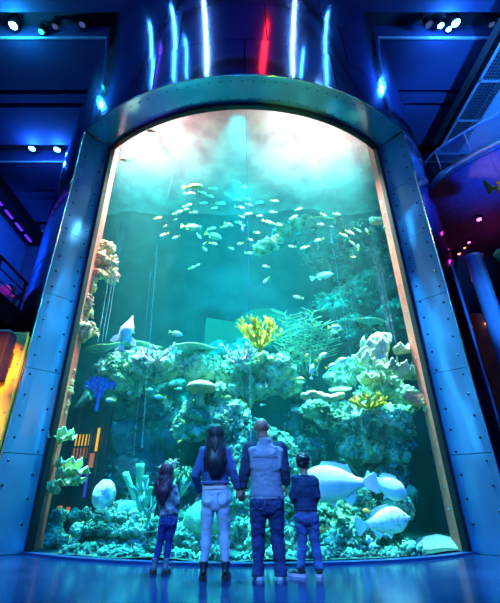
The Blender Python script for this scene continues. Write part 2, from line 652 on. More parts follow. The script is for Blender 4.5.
# left balcony
bx = -8.0
bm = bmesh.new(); box(bm, -13.8, bx, 9.2, 20.5, 6.25, 7.05, .02)
slab = obj('balcony', bm, mat('balcony_fascia', (.10, .03, .03), (.14, .05, .04), rough=.6), smooth=False)
tag(recenter(slab, (-10.8, 14, 6.25)), 'dark red fronted balcony left of the drum', 'balcony')
rail = empty('balcony_railing', (bx + .15, 13, 7.05))
tag(rail, 'black metal railing along the left balcony edge', 'railing')
for k in range(7):
    bm = bmesh.new()
    box(bm, -.035, .035, -3.6 + k * 1.7 - .035, -3.6 + k * 1.7 + .035, 0, 1.12)
    bm.transform(Matrix.Translation((-.2, 0, 0)))
    obj('post', bm, M['blackmetal'], rail, smooth=False)
for z in (1.12, .74, .36):
    bm = bmesh.new()
    loft(bm, [(-.2, -3.8, z), (-.2, 7, z)], [.045 if z > 1 else .022] * 2, 8)
    obj('bar', bm, M['blackmetal'], rail)

# warm metal side wing with the dark cabinet
wing = empty('side_wing', (-5.6, 7.2, 0))
tag(wing, 'orange-lit riveted steel side wing standing left of the drum', 'metal panel')
bm = bmesh.new(); box(bm, -2.2, 1.44, -.05, .06, 0, 3.72, .01)
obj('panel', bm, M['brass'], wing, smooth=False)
bm = bmesh.new(); box(bm, 1.10, 1.46, -.09, -.05, 0, 3.76, .005)
obj('edge_strip', bm, M['brass'], wing, smooth=False)
bm = bmesh.new()
for k in range(12):
    for x in (1.18, 1.41):
        ball(bm, (x, -.095, .3 + k * .30 + (.1 if x > 1.1 else 0)), .02, 1)
obj('rivets', bm, M['bolt'], wing)
bm = bmesh.new(); box(bm, -7.2, -4.26, 6.72, 7.0, 2.72, 3.62, .02)
cab = obj('wall_cabinet', bm, mat('navy_panel', (.006, .006, .03), (.015, .008, .04), scale=2, rough=.6, spec=.04), smooth=False)
tag(recenter(cab, (-6.2, 6.86, 2.72)), 'dark navy box hanging on the orange steel wing', 'box')
bm = bmesh.new(); box(bm, -1.0, 1.94, -.14, .14, .90, .925)
obj('top_edge', bm, M['bolt'], cab, smooth=False)
bm = bmesh.new(); box(bm, 1.7, 1.9, .14, .30, .3, .6)
obj('bracket', bm, M['blackmetal'], cab, smooth=False)

# ------------------------------------------------------------ right side
# ventilation duct with grille along the ceiling
duct = empty('ventilation_duct', (10, 8, 14.5))
tag(duct, 'blue-lit ventilation duct with mesh grilles below the right ceiling', 'duct')
bm = bmesh.new(); box(bm, -.15, 1.1, -9, 4.4, 0, .9, .02)
obj('duct_body', bm, mat('duct_paint', (.32, .40, .55), (.40, .46, .60), rough=.45), duct, smooth=False)
bm = bmesh.new()
for x in (-1.12, -.18):
    box(bm, x, x + .06, -9, 4.4, .02, .12)
for k in range(9):
    y_ = -9 + k * 1.675
    box(bm, -1.12, -.15, y_ - .04, y_ + .04, .02, .12)
obj('grille_frame', bm, mat('grille_frame_paint', (.45, .5, .62), rough=.4, metal=.5), duct, smooth=False)
bm = bmesh.new()
for k in range(112):
    y_ = -9 + k * .12
    box(bm, -1.1, -.16, y_, y_ + .035, .06, .09)
for k in range(8):
    x = -1.06 + k * .12
    box(bm, x, x + .03, -9, 4.4, .05, .08)
obj('grille', bm, mat('grille_metal', (.10, .12, .18), rough=.5, metal=.6), duct, smooth=False)
bm = bmesh.new(); box(bm, -1.12, -.15, -9, 4.4, .5, .9)
obj('plenum', bm, M['recess'], duct, smooth=False)

# right mezzanine
edge = [Vector(p) for p in ((6.62, 10.6), (6.40, 9.5), (6.72, 8.80), (7.5, 7.95), (8.8, 6.9), (10.8, 6.0), (13.9, 5.5))]
ec = [v.to_2d() for v in bez([e.to_3d() for e in edge], 6)]
bm = bmesh.new()
z0, z1 = 9.8, 10.15
poly = ec + [Vector((13.9, 20.5)), Vector((6.0, 20.5)), Vector((6.9, 13))]
lo = [bm.verts.new((p.x, p.y, z0)) for p in poly]
hi = [bm.verts.new((p.x, p.y, z1)) for p in poly]
bm.faces.new(lo); bm.faces.new(hi)
for k in range(len(poly)):
    bm.faces.new((lo[k], lo[(k + 1) % len(poly)], hi[(k + 1) % len(poly)], hi[k]))
bmesh.ops.triangulate(bm, faces=[f for f in bm.faces if len(f.verts) > 4])
mez = obj('mezzanine', bm, mat('mezzanine_paint', (.10, .07, .17), (.14, .10, .22), rough=.6), smooth=False)
tag(recenter(mez, (9, 10, 9.8)), 'curved upper mezzanine floor on the right of the drum', 'mezzanine')
def tint_glass():
    m, nt, out = new_mat('tinted_rail_glass')
    tr = N(nt, 'ShaderNodeBsdfTransparent')
    tr.inputs[0].default_value = (.65, .80, 1, 1)
    gl = N(nt, 'ShaderNodeBsdfPrincipled')
    gl.inputs['Base Color'].default_value = (.10, .25, .60, 1)
    gl.inputs['Roughness'].default_value = .18
    mx = N(nt, 'ShaderNodeMixShader')
    mx.inputs[0].default_value = .30
    nt.links.new(tr.outputs[0], mx.inputs[1])
    nt.links.new(gl.outputs[0], mx.inputs[2])
    nt.links.new(mx.outputs[0], out.inputs[0])
    return m
M['tintglass'] = tint_glass()
M['railsteel'] = mat('brushed_rail_steel', (.45, .52, .65), rough=.45, metal=.6)
bal = empty('glass_balustrade', (7.5, 7.95, 10.15))
tag(bal, 'curved glass balustrade along the right mezzanine edge', 'railing')
base = Vector((7.5, 7.95, 10.15))
bm = bmesh.new()
for s, (a, b) in enumerate(zip(ec, ec[1:])):
    v = [bm.verts.new(Vector((p.x, p.y, z)) - base) for p in (a, b) for z in (10.15, 11.0)]
    bm.faces.new((v[0], v[2], v[3], v[1]))
bmesh.ops.remove_doubles(bm, verts=bm.verts, dist=.001)
obj('glass_panel', bm, M['tintglass'], bal)
bm = bmesh.new(); loft(bm, [Vector((p.x, p.y, 11.02)) - base for p in ec], [.04] * len(ec), 8)
obj('handrail', bm, M['railsteel'], bal)
bm = bmesh.new(); loft(bm, [Vector((p.x, p.y, 10.16)) - base + Vector((-.03, -.03, -.2)) for p in ec], [(.03, .16)] * len(ec), 8)
obj('edge_channel', bm, mat('edge_channel_paint', (.2, .3, .5), rough=.3, metal=.7), bal)
for i in range(3, len(ec), 6):
    bm = bmesh.new(); p = ec[i]
    loft(bm, [Vector((p.x, p.y, 10.1)) - base, Vector((p.x, p.y, 11.0)) - base], [.022] * 2, 8)
    obj('post', bm, M['railsteel'], bal)

# lamps under the mezzanine
for px, py, ln, r, lb in [
    (479, 219, 'lens_mag', .08, 'magenta lamp under the right mezzanine, highest of that cluster'),
    (469, 242, 'lens_mag', .05, 'small pink lamp below the magenta one under the mezzanine'),
    (464.5, 247.5, 'lens_red', .05, 'small red-orange lamp in the middle of the row under the mezzanine'),
    (459, 253.5, 'lens_red', .06, 'small red lamp under the mezzanine nearest the drum')]:
    q = PZ(px, py, 9.72)
    t = empty('downlight', q)
    tag(t, lb, 'ceiling light', 'lamps under the mezzanine')
    bm = bmesh.new(); lathe(bm, [(r * 1.5, .08), (r * 1.5, 0), (r * 1.1, -.02), (r * 1.05, 0)], 16)
    obj('lamp_rim', bm, M['blackmetal'], t)
    bm = bmesh.new(); ball(bm, (0, 0, -.02), (r, r, r * .5), 2)
    obj('lamp_lens', bm, M[ln], t)

# round blue steel column and the rust-red alcove panel behind the drum
q = P(486, 295, 10.4)
colm = empty('steel_column', (q.x, q.y, 0))
tag(colm, 'tall free-standing blue steel column under the right mezzanine', 'column')
bm = bmesh.new(); lathe(bm, [(.26, 0), (.26, .1), (.24, .14), (.24, 7.6), (.27, 7.64), (.27, 7.74), (.1, 7.8)], 24)
obj('shaft', bm, steel('column_steel', (.4, .5, .8), .25, .05, 1, (1, 1, .4), .3), colm)
bm = bmesh.new(); lathe(bm, [(.34, 0), (.34, .05), (.30, .09), (.22, .09)], 24)
obj('base_ring', bm, M['bolt'], colm)
bm = bmesh.new()
q = P(470, 300, 13.6)
box(bm, -1.0, .42, -.12, .12, 0, 7.2, .02)
al = obj('alcove_panel', bm, mat('rust_panel', (.22, .05, .03), (.30, .08, .04), scale=1.5, rough=.6), smooth=False, loc=(q.x, q.y, 0))
tag(al, 'rust red wall panel with one lamp behind the drum', 'wall panel')
bm = bmesh.new(); w = P(477, 323, 13.4); ball(bm, Vector((.25, -.16, w.z)), (.07, .05, .05), 2)
obj('lamp', bm, M['lens_orange'], al)
# dark round planter wall at right edge
bm = bmesh.new()
q = Vector((11.2, 9.4, 0))
lathe(bm, [(2.6, 0), (2.6, 3.4), (2.66, 3.45), (2.66, 3.6), (2.5, 3.62), (2.4, 3.5)], 40)
tag(obj('round_enclosure', bm, mat('plum_paint', (.06, .02, .07), (.09, .03, .10), rough=.5), loc=q), 'dark plum round enclosure at the right edge of the hall', 'enclosure')
# ================================================================ THE TANK
# water body
def water_mat():
    m, nt, out = new_mat('sea_water')
    sc = N(nt, 'ShaderNodeVolumeScatter')
    sc.inputs['Color'].default_value = (.22, .96, 1, 1)
    sc.inputs['Density'].default_value = WATER_SC
    sc.inputs['Anisotropy'].default_value = .25
    ab = N(nt, 'ShaderNodeVolumeAbsorption')
    ab.inputs['Color'].default_value = WATER_AB_C
    ab.inputs['Density'].default_value = WATER_AB
    ad = N(nt, 'ShaderNodeAddShader')
    nt.links.new(sc.outputs[0], ad.inputs[0])
    nt.links.new(ab.outputs[0], ad.inputs[1])
    nt.links.new(ad.outputs[0], out.inputs['Volume'])
    return m
WATER_SC, WATER_AB, WATER_AB_C = .0135, .28, (.02, .885, .90, 1)
ZW = 10.9
YB = 12.3
foot = [cyl(-PHI + R(1) + (2 * PHI - R(2)) * k / 40, RG - .03) for k in range(41)]
foot += [Vector((5.6, 9.0, 0)), Vector((5.9, YB, 0)), Vector((-5.6, YB, 0)), Vector((-5.3, 9.0, 0))]
bm = bmesh.new()
lo = [bm.verts.new((p.x, p.y, .03)) for p in foot]
hi = [bm.verts.new((p.x, p.y, ZW)) for p in foot]
bm.faces.new(lo[::-1]); bm.faces.new(hi)
for k in range(len(foot)):
    bm.faces.new((lo[k], lo[(k + 1) % len(foot)], hi[(k + 1) % len(foot)], hi[k]))
water = obj('water', bm, water_mat(), smooth=False)
tag(water, 'clear teal sea water filling the aquarium', 'water', kind='stuff')

# rippled water surface, milky with froth under the lamps
def surf_mat():
    m, nt, out = new_mat('water_surface')
    tr = N(nt, 'ShaderNodeBsdfTransparent')
    tr.inputs[0].default_value = (.05, .85, .95, 1)
    tl = N(nt, 'ShaderNodeBsdfTranslucent')
    tc = N(nt, 'ShaderNodeTexCoord')
    t = N(nt, 'ShaderNodeTexNoise')
    t.inputs['Scale'].default_value = 1.1
    t.inputs['Detail'].default_value = 6
    nt.links.new(tc.outputs['Object'], t.inputs['Vector'])
    c = ramp(nt, t.outputs[0], [(.34, (.66, .40, .42)), (.5, (.95, .68, .66)), (.62, (1, .94, .90))])
    nt.links.new(c, tl.inputs[0])
    mx = N(nt, 'ShaderNodeMixShader')
    mx.inputs[0].default_value = .55
    nt.links.new(tr.outputs[0], mx.inputs[1])
    nt.links.new(tl.outputs[0], mx.inputs[2])
    nt.links.new(mx.outputs[0], out.inputs[0])
    return m
bm = bmesh.new()
nx, ny = 60, 40
g = [[bm.verts.new((-5.55 + 11.3 * i / nx, 6.4 + 5.9 * j / ny, ZW + .03 + .05 * noise.noise(Vector((i * .35, j * .35, 0))))) for i in range(nx + 1)] for j in range(ny + 1)]
for j in range(ny):
    for i in range(nx):
        q = [g[j][i], g[j][i + 1], g[j + 1][i + 1], g[j + 1][i]]
        if all((w.co.xy - AX).length < RG + .12 or w.co.y > 9.2 for w in q):
            bm.faces.new(q)
bmesh.ops.delete(bm, geom=[w for w in bm.verts if not w.link_faces], context='VERTS')
s = obj('water_surface', bm, surf_mat())
tag(s, 'bright frothy water surface at the top of the aquarium', 'water surface', kind='stuff')

# tank shell: backdrop wall, side walls, floor, lid
M['backdrop'] = mat('backdrop_rock', (.02, .07, .09), (.05, .13, .15), scale=.9, rough=.9, bump=.6, bscale=2)
bm = bmesh.new()
nx, nz = 60, 50
g = []
for j in range(nz + 1):
    row = []
    for i in range(nx + 1):
        x = -5.7 + 11.6 * i / nx
        z = 11.2 * j / nz
        row.append(bm.verts.new((x, YB - .1 - .6 * max(0, noise.fractal(Vector((x * .4, z * .4, 3)), 1, 2, 4)), z)))
    g.append(row)
for j in range(nz):
    for i in range(nx):
        bm.faces.new((g[j][i], g[j][i + 1], g[j + 1][i + 1], g[j + 1][i]))
struct(obj('wall_back.001', bm, M['backdrop']), 'dim rock backdrop at the back of the aquarium').name = 'wall_rear'
M['tankwall'] = mat('tank_wall_paint', (.02, .06, .08), (.03, .09, .11), rough=.8)
for s, nm in ((-1, 'wall_tank_left'), (1, 'wall_tank_right')):
    bm = bmesh.new()
    a = cyl(s * (PHI - R(.6)), RG - .02)
    pts = [(a.x + s * .02, a.y), (a.x + s * .12, a.y + .45), (s * 5.35 + .15, a.y + 1.25), (s * 5.75 + .15, YB)]
    v = [[bm.verts.new((x, y, z)) for x, y in pts] for z in (0, 11.2)]
    for k in range(1, 3):
        bm.faces.new((v[0][k], v[0][k + 1], v[1][k + 1], v[1][k]))
    struct(obj(nm, bm, M['tankwall'], smooth=False))
# tan riveted strips added for the reveal's reflection in the window's edges
M['tan'] = mat('reveal_reflection_tan', (.92, .13, .09), (.95, .22, .14), scale=1.2, rough=.7)
for s, nm in ((-1, 'trim_4'), (1, 'trim_5')):
    a = cyl(s * (PHI - R(.7)), RG - .06)
    bm = bmesh.new()
    x1 = a.x + s * .02
    v = [[bm.verts.new((x, y, z)) for x, y in ((a.x, a.y), (x1, a.y + .40), (x1 + s * .08, a.y + .42), (a.x + s * .08, a.y + .04))] for z in (.02, 10.8)]
    for k in range(4):
        bm.faces.new((v[0][k], v[0][(k + 1) % 4], v[1][(k + 1) % 4], v[1][k]))
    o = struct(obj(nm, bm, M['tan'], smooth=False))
    bm = bmesh.new()
    for k in range(26):
        z = .3 + k * .36
        ball(bm, (a.x, a.y + .2, z), .02, 1)
    obj('rivets', bm, M['bolt'], o)
M['sand'] = mat('pale_sand', (.55, .60, .50), (.75, .78, .66), scale=30, rough=.9, bump=.3, bscale=12)
bm = bmesh.new()
nx = 40
def sandy(x, j):
    f = min(1, abs(x - AX.x) / RG)
    y0 = AX.y - math.sqrt(max(0, (RG - .12) ** 2 - (x - AX.x) ** 2)) if abs(x - AX.x) < 3.7 else 8.0
    return y0 + (YB - y0) * j / 24
g = [[bm.verts.new((-5.3 + 10.9 * i / nx, sandy(-5.3 + 10.9 * i / nx, j), .02 + .06 * noise.noise(Vector((i * .3, j * .3, 5))) + .02)) for i in range(nx + 1)] for j in range(25)]
for j in range(24):
    for i in range(nx):
        q = [g[j][i], g[j][i + 1], g[j + 1][i + 1], g[j + 1][i]]
        c = sum((w.co for w in q), Vector()) / 4
        if (c.xy - AX).length < RG or c.y > 8.2:
            bm.faces.new(q)
bmesh.ops.delete(bm, geom=[w for w in bm.verts if not w.link_faces], context='VERTS')
M['gravel'] = mat('dark_reef_gravel', (.03, .07, .06), (.08, .14, .11), scale=14, rough=.9, bump=.4, bscale=30)
sd = obj('gravel', bm, M['gravel'])
tag(sd, 'dark coral gravel on the bottom of the aquarium', 'gravel', kind='stuff')
bm = bmesh.new()
q = P(447, 549, 8.35)
for r0 in range(1):
    lathe(bm, [(1.0, -.08), (.86, .02), (.6, .10), (.3, .16), (.04, .19)], 32, wob=.05)
bm.transform(Matrix.Diagonal((.60, .42, 1, 1)))
for v in bm.verts:
    v.co.z += .03 * noise.noise(v.co * 4)
tag(obj('sand_bank', bm, M['sand'], loc=(q.x - .12, q.y, .06)), 'pale sand bank in the bottom right corner of the aquarium', 'sand', kind='stuff')

# pale glowing pane deep in the water
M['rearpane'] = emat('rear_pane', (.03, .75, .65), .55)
a, b = P(203, 345, 11.55), P(300, 308, 11.55)
w2 = empty('pale_pane', (a.x, 11.55, a.z - 1.2))
struct(w2, 'pale glowing rear pane seen through the water')
bm = bmesh.new()
W_, H_ = b.x - a.x, b.z - a.z + 1.2
ys = 0
pts = [(0, 0), (W_, 0), (W_, H_ * .8), (W_ * .72, H_), (W_ * .48, H_ * .97), (W_ * .30, H_ * .80), (W_ * .02, H_ * .86)]
v = [[bm.verts.new((x, y, z)) for x, z in pts] for y in (0, .06)]
bm.faces.new(v[0]); bm.faces.new(v[1])
for k in range(len(pts)):
    bm.faces.new((v[0][k], v[0][(k + 1) % len(pts)], v[1][(k + 1) % len(pts)], v[1][k]))
obj('pane', bm, M['rearpane'], w2, smooth=False)
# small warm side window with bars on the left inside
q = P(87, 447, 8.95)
w3 = empty('reflection_panel', (q.x, q.y, q.z))
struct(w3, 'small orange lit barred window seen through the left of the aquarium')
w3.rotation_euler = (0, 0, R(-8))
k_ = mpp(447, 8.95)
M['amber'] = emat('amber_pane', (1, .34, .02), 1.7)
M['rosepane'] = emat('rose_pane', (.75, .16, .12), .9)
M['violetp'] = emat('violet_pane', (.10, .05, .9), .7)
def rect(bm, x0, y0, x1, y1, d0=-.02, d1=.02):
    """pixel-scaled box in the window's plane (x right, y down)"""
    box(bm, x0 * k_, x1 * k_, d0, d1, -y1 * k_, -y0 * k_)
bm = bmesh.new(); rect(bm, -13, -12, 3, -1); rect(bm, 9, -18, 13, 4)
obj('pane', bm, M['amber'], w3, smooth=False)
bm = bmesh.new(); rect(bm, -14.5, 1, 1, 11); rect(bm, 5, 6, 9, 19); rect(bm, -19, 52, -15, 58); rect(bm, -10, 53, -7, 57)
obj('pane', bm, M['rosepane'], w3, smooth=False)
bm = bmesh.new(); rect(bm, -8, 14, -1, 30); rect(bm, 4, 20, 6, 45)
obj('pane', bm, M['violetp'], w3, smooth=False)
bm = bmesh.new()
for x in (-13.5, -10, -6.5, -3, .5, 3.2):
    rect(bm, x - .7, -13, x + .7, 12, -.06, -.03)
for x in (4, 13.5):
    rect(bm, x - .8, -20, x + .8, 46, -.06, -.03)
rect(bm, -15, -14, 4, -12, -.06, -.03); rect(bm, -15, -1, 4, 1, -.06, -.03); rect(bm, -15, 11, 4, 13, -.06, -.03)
obj('panel_bars', bm, mat('dark_bar_wood', (.05, .02, .015), rough=.7), w3, smooth=False)
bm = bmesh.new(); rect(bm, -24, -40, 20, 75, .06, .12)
obj('panel_back', bm, M['recess'], w3, smooth=False)
# ================================================================ REEF
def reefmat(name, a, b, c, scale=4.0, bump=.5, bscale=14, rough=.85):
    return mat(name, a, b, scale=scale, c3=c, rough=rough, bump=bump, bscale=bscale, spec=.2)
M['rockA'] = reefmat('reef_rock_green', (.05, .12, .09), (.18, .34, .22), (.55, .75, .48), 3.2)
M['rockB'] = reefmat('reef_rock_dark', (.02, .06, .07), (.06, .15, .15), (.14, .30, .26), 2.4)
M['rockC'] = reefmat('reef_rock_cream', (.10, .20, .14), (.40, .52, .36), (.85, .88, .66), 4.5)
M['crustA'] = reefmat('coral_crust_pale', (.08, .20, .13), (.40, .62, .36), (.98, 1, .74), 3.6, .3)
M['crustB'] = reefmat('coral_crust_teal', (.02, .08, .07), (.10, .30, .22), (.52, .85, .58), 3.4, .3)
M['crustR'] = reefmat('coral_crust_rose', (.85, .25, .22), (.95, .50, .22), (1, .82, .40), 2.2, .3)

def rock(label, blobs, m, crust=None, ncrust=300, csize=(.03, .075), voxel=.06, rough=1.0, cat='rock', squash=.85, parent=None, name='reef_rock', leafy=.55):
    bm = bmesh.new()
    c0 = Vector()
    def behind_glass(px, py):
        Y = 6.3
        while (P(px, py, Y).xy - AX).length > RG - .32:
            Y += .02
        return Y
    blobs = [(px, py, Y or behind_glass(px, py), rp) for px, py, Y, rp in blobs]
    for px, py, Y, rp in blobs:
        p = P(px, py, Y)
        r = rp * mpp(py, Y)
        c0 += p
        ball(bm, p, (r, min(r, .75) * .8, r * squash), 3)
    c0 /= len(blobs)
    bm.transform(Matrix.Translation(-c0))
    off = random.uniform(0, 50)
    me = fuse(bm, voxel, 2, [(.22 * rough, 1.6, off), (.13 * rough, 4.0, off + 3), (.06 * rough, 9.5, off + 9)])
    o = obj(name, me, m, loc=c0)
    tag(o, label, cat, 'rocks of the aquarium reef')
    if crust:
        cm = bmesh.new()
        polys = [p for p in me.polygons if p.normal.z > -.35 and p.normal.y < .45]
        random.shuffle(polys)
        for p in polys[:int(ncrust * 1.7)]:
            s = random.uniform(*csize) * .72
            q = p.normal.to_track_quat('Z', 'Y')
            if random.random() < leafy:
                rr = (s * 1.7, s * 1.2, s * .28)
                e = q @ Euler((random.uniform(-.9, .9), random.uniform(-.9, .9), random.uniform(0, 6))).to_quaternion()
            else:
                rr = (s, s * .8, s * random.uniform(.5, 1.3))
                e = q @ Euler((0, 0, random.uniform(0, 6))).to_quaternion()
            vs = ball(cm, p.center + p.normal * s * .25, rr, 1, e)
            cc_ = p.center + p.normal * s * .25
            for v in vs:
                v.co = cc_ + (v.co - cc_) * random.uniform(.55, 1.5)
        co = obj('coral_crust', cm, crust, o)
        co['kind'] = 'stuff'
    return o

rock('low coral-grown mound at the bottom left of the reef, under the white brain coral',
     [(82, 545, 8.35, 16), (98, 530, 8.3, 20), (120, 540, 8.1, 24), (142, 548, 7.9, 22), (118, 520, 8.4, 18), (95, 552, 8.2, 16)], M['rockA'], M['crustB'], 520, (.04, .09))
rock('green mound behind the girl and woman, at the foot of the reef',
     [(165, 548, 7.8, 22), (185, 540, 7.8, 24), (172, 525, 8.1, 18), (150, 530, 8.1, 16), (205, 548, 7.6, 20)], M['rockA'], M['crustB'], 420, (.03, .08))
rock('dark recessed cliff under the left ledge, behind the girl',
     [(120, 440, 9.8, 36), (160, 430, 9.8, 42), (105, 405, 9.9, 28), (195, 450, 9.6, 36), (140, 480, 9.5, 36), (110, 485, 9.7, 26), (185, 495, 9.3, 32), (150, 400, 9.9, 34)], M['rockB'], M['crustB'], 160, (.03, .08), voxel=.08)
rock('left coral ledge above the dark cliff, beside the blue sea fan',
     [(118, 372, 9.0, 18), (140, 365, 8.9, 18), (165, 368, 8.9, 17), (108, 385, 9.1, 14), (190, 362, 9.0, 16), (130, 385, 9.2, 16), (205, 368, 9.0, 14)], M['rockC'], M['crustA'], 420, (.035, .09), leafy=.7)
rock('rounded centre rock that carries the orange mushroom coral',
     [(200, 412, 8.5, 18), (215, 422, 8.5, 20), (192, 432, 8.5, 16), (235, 418, 8.5, 18), (212, 400, 8.6, 16)], M['rockA'], M['crustA'], 300)
rock('middle reef shoulder under the yellow bush coral',
     [(250, 362, 8.8, 18), (275, 368, 8.8, 17), (232, 378, 8.9, 15), (262, 385, 8.9, 20), (285, 385, 8.9, 14), (240, 398, 9.0, 16)], M['rockC'], M['crustA'], 420, (.035, .085), leafy=.6)
rock('broad rock behind the man and woman, in the lower middle of the reef',
     [(235, 470, 8.4, 32), (262, 450, 8.6, 28), (285, 475, 8.4, 28), (225, 505, 8.2, 30), (275, 510, 8.2, 30), (250, 535, 7.9, 28), (290, 540, 7.9, 20), (232, 440, 8.7, 24)], M['rockA'], M['crustB'], 480, (.035, .09), voxel=.07)
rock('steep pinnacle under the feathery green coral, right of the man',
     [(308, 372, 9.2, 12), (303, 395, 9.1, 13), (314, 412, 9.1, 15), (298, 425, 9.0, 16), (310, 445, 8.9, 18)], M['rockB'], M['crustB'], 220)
rock('jutting right ledge with the tan and yellow corals on top',
     [(320, 412, 8.6, 13), (345, 420, 8.7, 20), (372, 422, 8.7, 20), (395, 424, 8.8, 16), (360, 445, 8.8, 20), (385, 448, 8.9, 16), (405, 432, 8.9, 10)], M['rockA'], M['crustA'], 460, (.03, .08))
rock('high right shoulder of the reef under the cabbage coral',
     [(385, 380, 9.1, 20), (355, 370, 9.4, 14), (405, 398, 9.0, 14), (372, 398, 9.2, 16), (340, 380, 9.5, 12), (408, 375, 9.1, 10)], M['rockC'], M['crustA'], 260, (.03, .08), leafy=.6)
rock('mossy base rock at the bottom right, under the two pale groupers',
     [(335, 525, 8.1, 24), (358, 545, 7.9, 18), (385, 535, 8.1, 18), (322, 548, 7.8, 18), (398, 510, 8.4, 14), (350, 505, 8.5, 22), (402, 545, 8.1, 10)], M['rockA'], M['crustB'], 520, (.03, .085))
rock('tall right column of the reef with green knob sponges',
     [(395, 465, 9.0, 16), (398, 490, 8.9, 16), (380, 475, 9.1, 18), (400, 445, 9.0, 12), (350, 478, 9.3, 20)], M['rockB'], M['crustB'], 240)
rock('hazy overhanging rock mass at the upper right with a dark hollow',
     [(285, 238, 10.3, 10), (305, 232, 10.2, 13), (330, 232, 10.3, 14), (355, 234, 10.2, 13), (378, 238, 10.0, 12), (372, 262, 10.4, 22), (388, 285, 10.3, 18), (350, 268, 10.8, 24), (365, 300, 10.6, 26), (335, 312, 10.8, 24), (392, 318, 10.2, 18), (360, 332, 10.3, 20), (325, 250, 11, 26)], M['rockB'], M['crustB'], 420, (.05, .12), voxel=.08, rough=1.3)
rock('dim rear rock below the pale pane at the middle of the reef',
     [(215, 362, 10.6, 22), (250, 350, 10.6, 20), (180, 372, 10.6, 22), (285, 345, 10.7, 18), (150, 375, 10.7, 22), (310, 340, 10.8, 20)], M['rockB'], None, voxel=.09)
rock('coral-covered pillar at the left edge near the top, rose and yellow',
     [(94, 245, 8.25, 9), (104, 250, 8.4, 9), (107, 262, 8.4, 9), (97, 260, 8.25, 10), (108, 276, 8.5, 9), (96, 276, 8.2, 9), (90, 288, 8.15, 7.5), (86, 300, 8.12, 7), (83, 312, 8.12, 8), (80, 324, 8.12, 8.5), (80, 336, 8.12, 9), (86, 330, 8.2, 7)], M['crustR'], M['crustR'], 620, (.03, .10), voxel=.045, rough=1.0, leafy=.75)
rock('rose coral crust on the left tan strip, halfway down',
     [(70, 372, 8.08, 5.5), (68, 382, 8.08, 6), (66, 393, 8.08, 6), (64, 404, 8.08, 5.5), (62, 414, 8.06, 5)], M['crustR'], M['crustR'], 160, (.025, .06), voxel=.04, rough=.4)
rock('small dark mossy stump at the bottom left corner of the window',
     [(54, 530, 8.1, 8), (58, 516, 8.1, 7), (50, 543, 8.08, 8), (60, 541, 8.1, 8)], M['rockA'], M['crustB'], 200, (.02, .05), voxel=.04, rough=.5)
rock('orange coral crust on the right tan strip, beside the cabbage coral',
     [(424, 346, 8.1, 6.5), (428, 356, 8.08, 6.5), (429, 366, 8.08, 6), (425, 372, 8.12, 5)], M['crustR'], M['crustR'], 170, (.025, .06), voxel=.04, rough=.4)
rock('orange coral crust lower on the right jamb, below the first one',
     [(412, 398, 8.25, 5), (419, 399, 8.2, 6), (428, 401, 8.12, 6.5), (433, 410, 8.08, 6), (435, 420, 8.06, 5.5)], M['crustR'], M['crustR'], 170, (.025, .06), voxel=.04, rough=.4)
rock('cream coral clump high on the right, against the right jamb',
     [(388, 219, 8.2, 4.5), (382, 221, 8.3, 5), (375, 222, 8.4, 5), (391, 227, 8.15, 4.5)], M['crustR'], M['crustA'], 140, (.03, .06), voxel=.04, rough=.5)
rock('bright frothy coral crest at the left end of the upper right overhang',
     [(276, 240, 9.9, 6), (268, 246, 9.9, 5), (284, 232, 9.9, 6), (262, 252, 9.9, 4), (296, 226, 9.9, 7), (308, 222, 9.9, 6)], M['crustA'], M['crustA'], 260, (.05, .11), voxel=.05, leafy=.8)

rock('low rubble bank along the inside of the window kerb',
     [(70 + 17 * k, 555 + 5 * math.sin(PI * (k + 1.5) / 21), 0, 9.5 + 2 * math.sin(k * 2.3)) for k in range(21)], M['rockB'], M['crustB'], 420, (.025, .07), voxel=.045, rough=.6)
# ---------------------------------------------------------------- corals
CG = 'corals of the aquarium reef'
def coralmat(name, c, bump=.4, sc=20):
    return mat(name, tuple(x * .72 for x in c), c, scale=sc * .4, rough=.75, bump=bump, bscale=sc, spec=.25)
M['yellow'] = coralmat('yellow_coral', (1, .60, .01))
M['mustard'] = coralmat('mustard_coral', (.95, .60, .04))
M['pinkw'] = coralmat('pinkish_white_coral', (.95, .72, .74))
M['creamg'] = coralmat('cream_green_coral', (.98, .92, .62))
M['lime'] = coralmat('lime_coral', (1, .94, .42))
M['tan2'] = coralmat('tan_coral', (.95, .72, .40))
M['olive'] = coralmat('olive_coral', (.55, .62, .22))
M['feather'] = coralmat('feathery_green_coral', (.30, .62, .36))
M['bluefan'] = coralmat('blue_sea_fan', (.05, .16, .95))
M['orangecap'] = coralmat('orange_mushroom_coral', (1, .66, .28))
M['greensp'] = coralmat('green_sponge', (.25, .75, .42))
M['tealsp'] = coralmat('teal_sponge', (.22, .62, .55))
M['cyandome'] = coralmat('cyan_dome_coral', (.25, .80, .85))
M['brain'] = mat('white_brain_coral', (.55, .50, .72), (1, .92, .86), scale=9, kind='voronoi', rough=.8, bump=.5, bscale=20)
M['bluepom'] = coralmat('pale_blue_polyps', (.35, .68, .95))

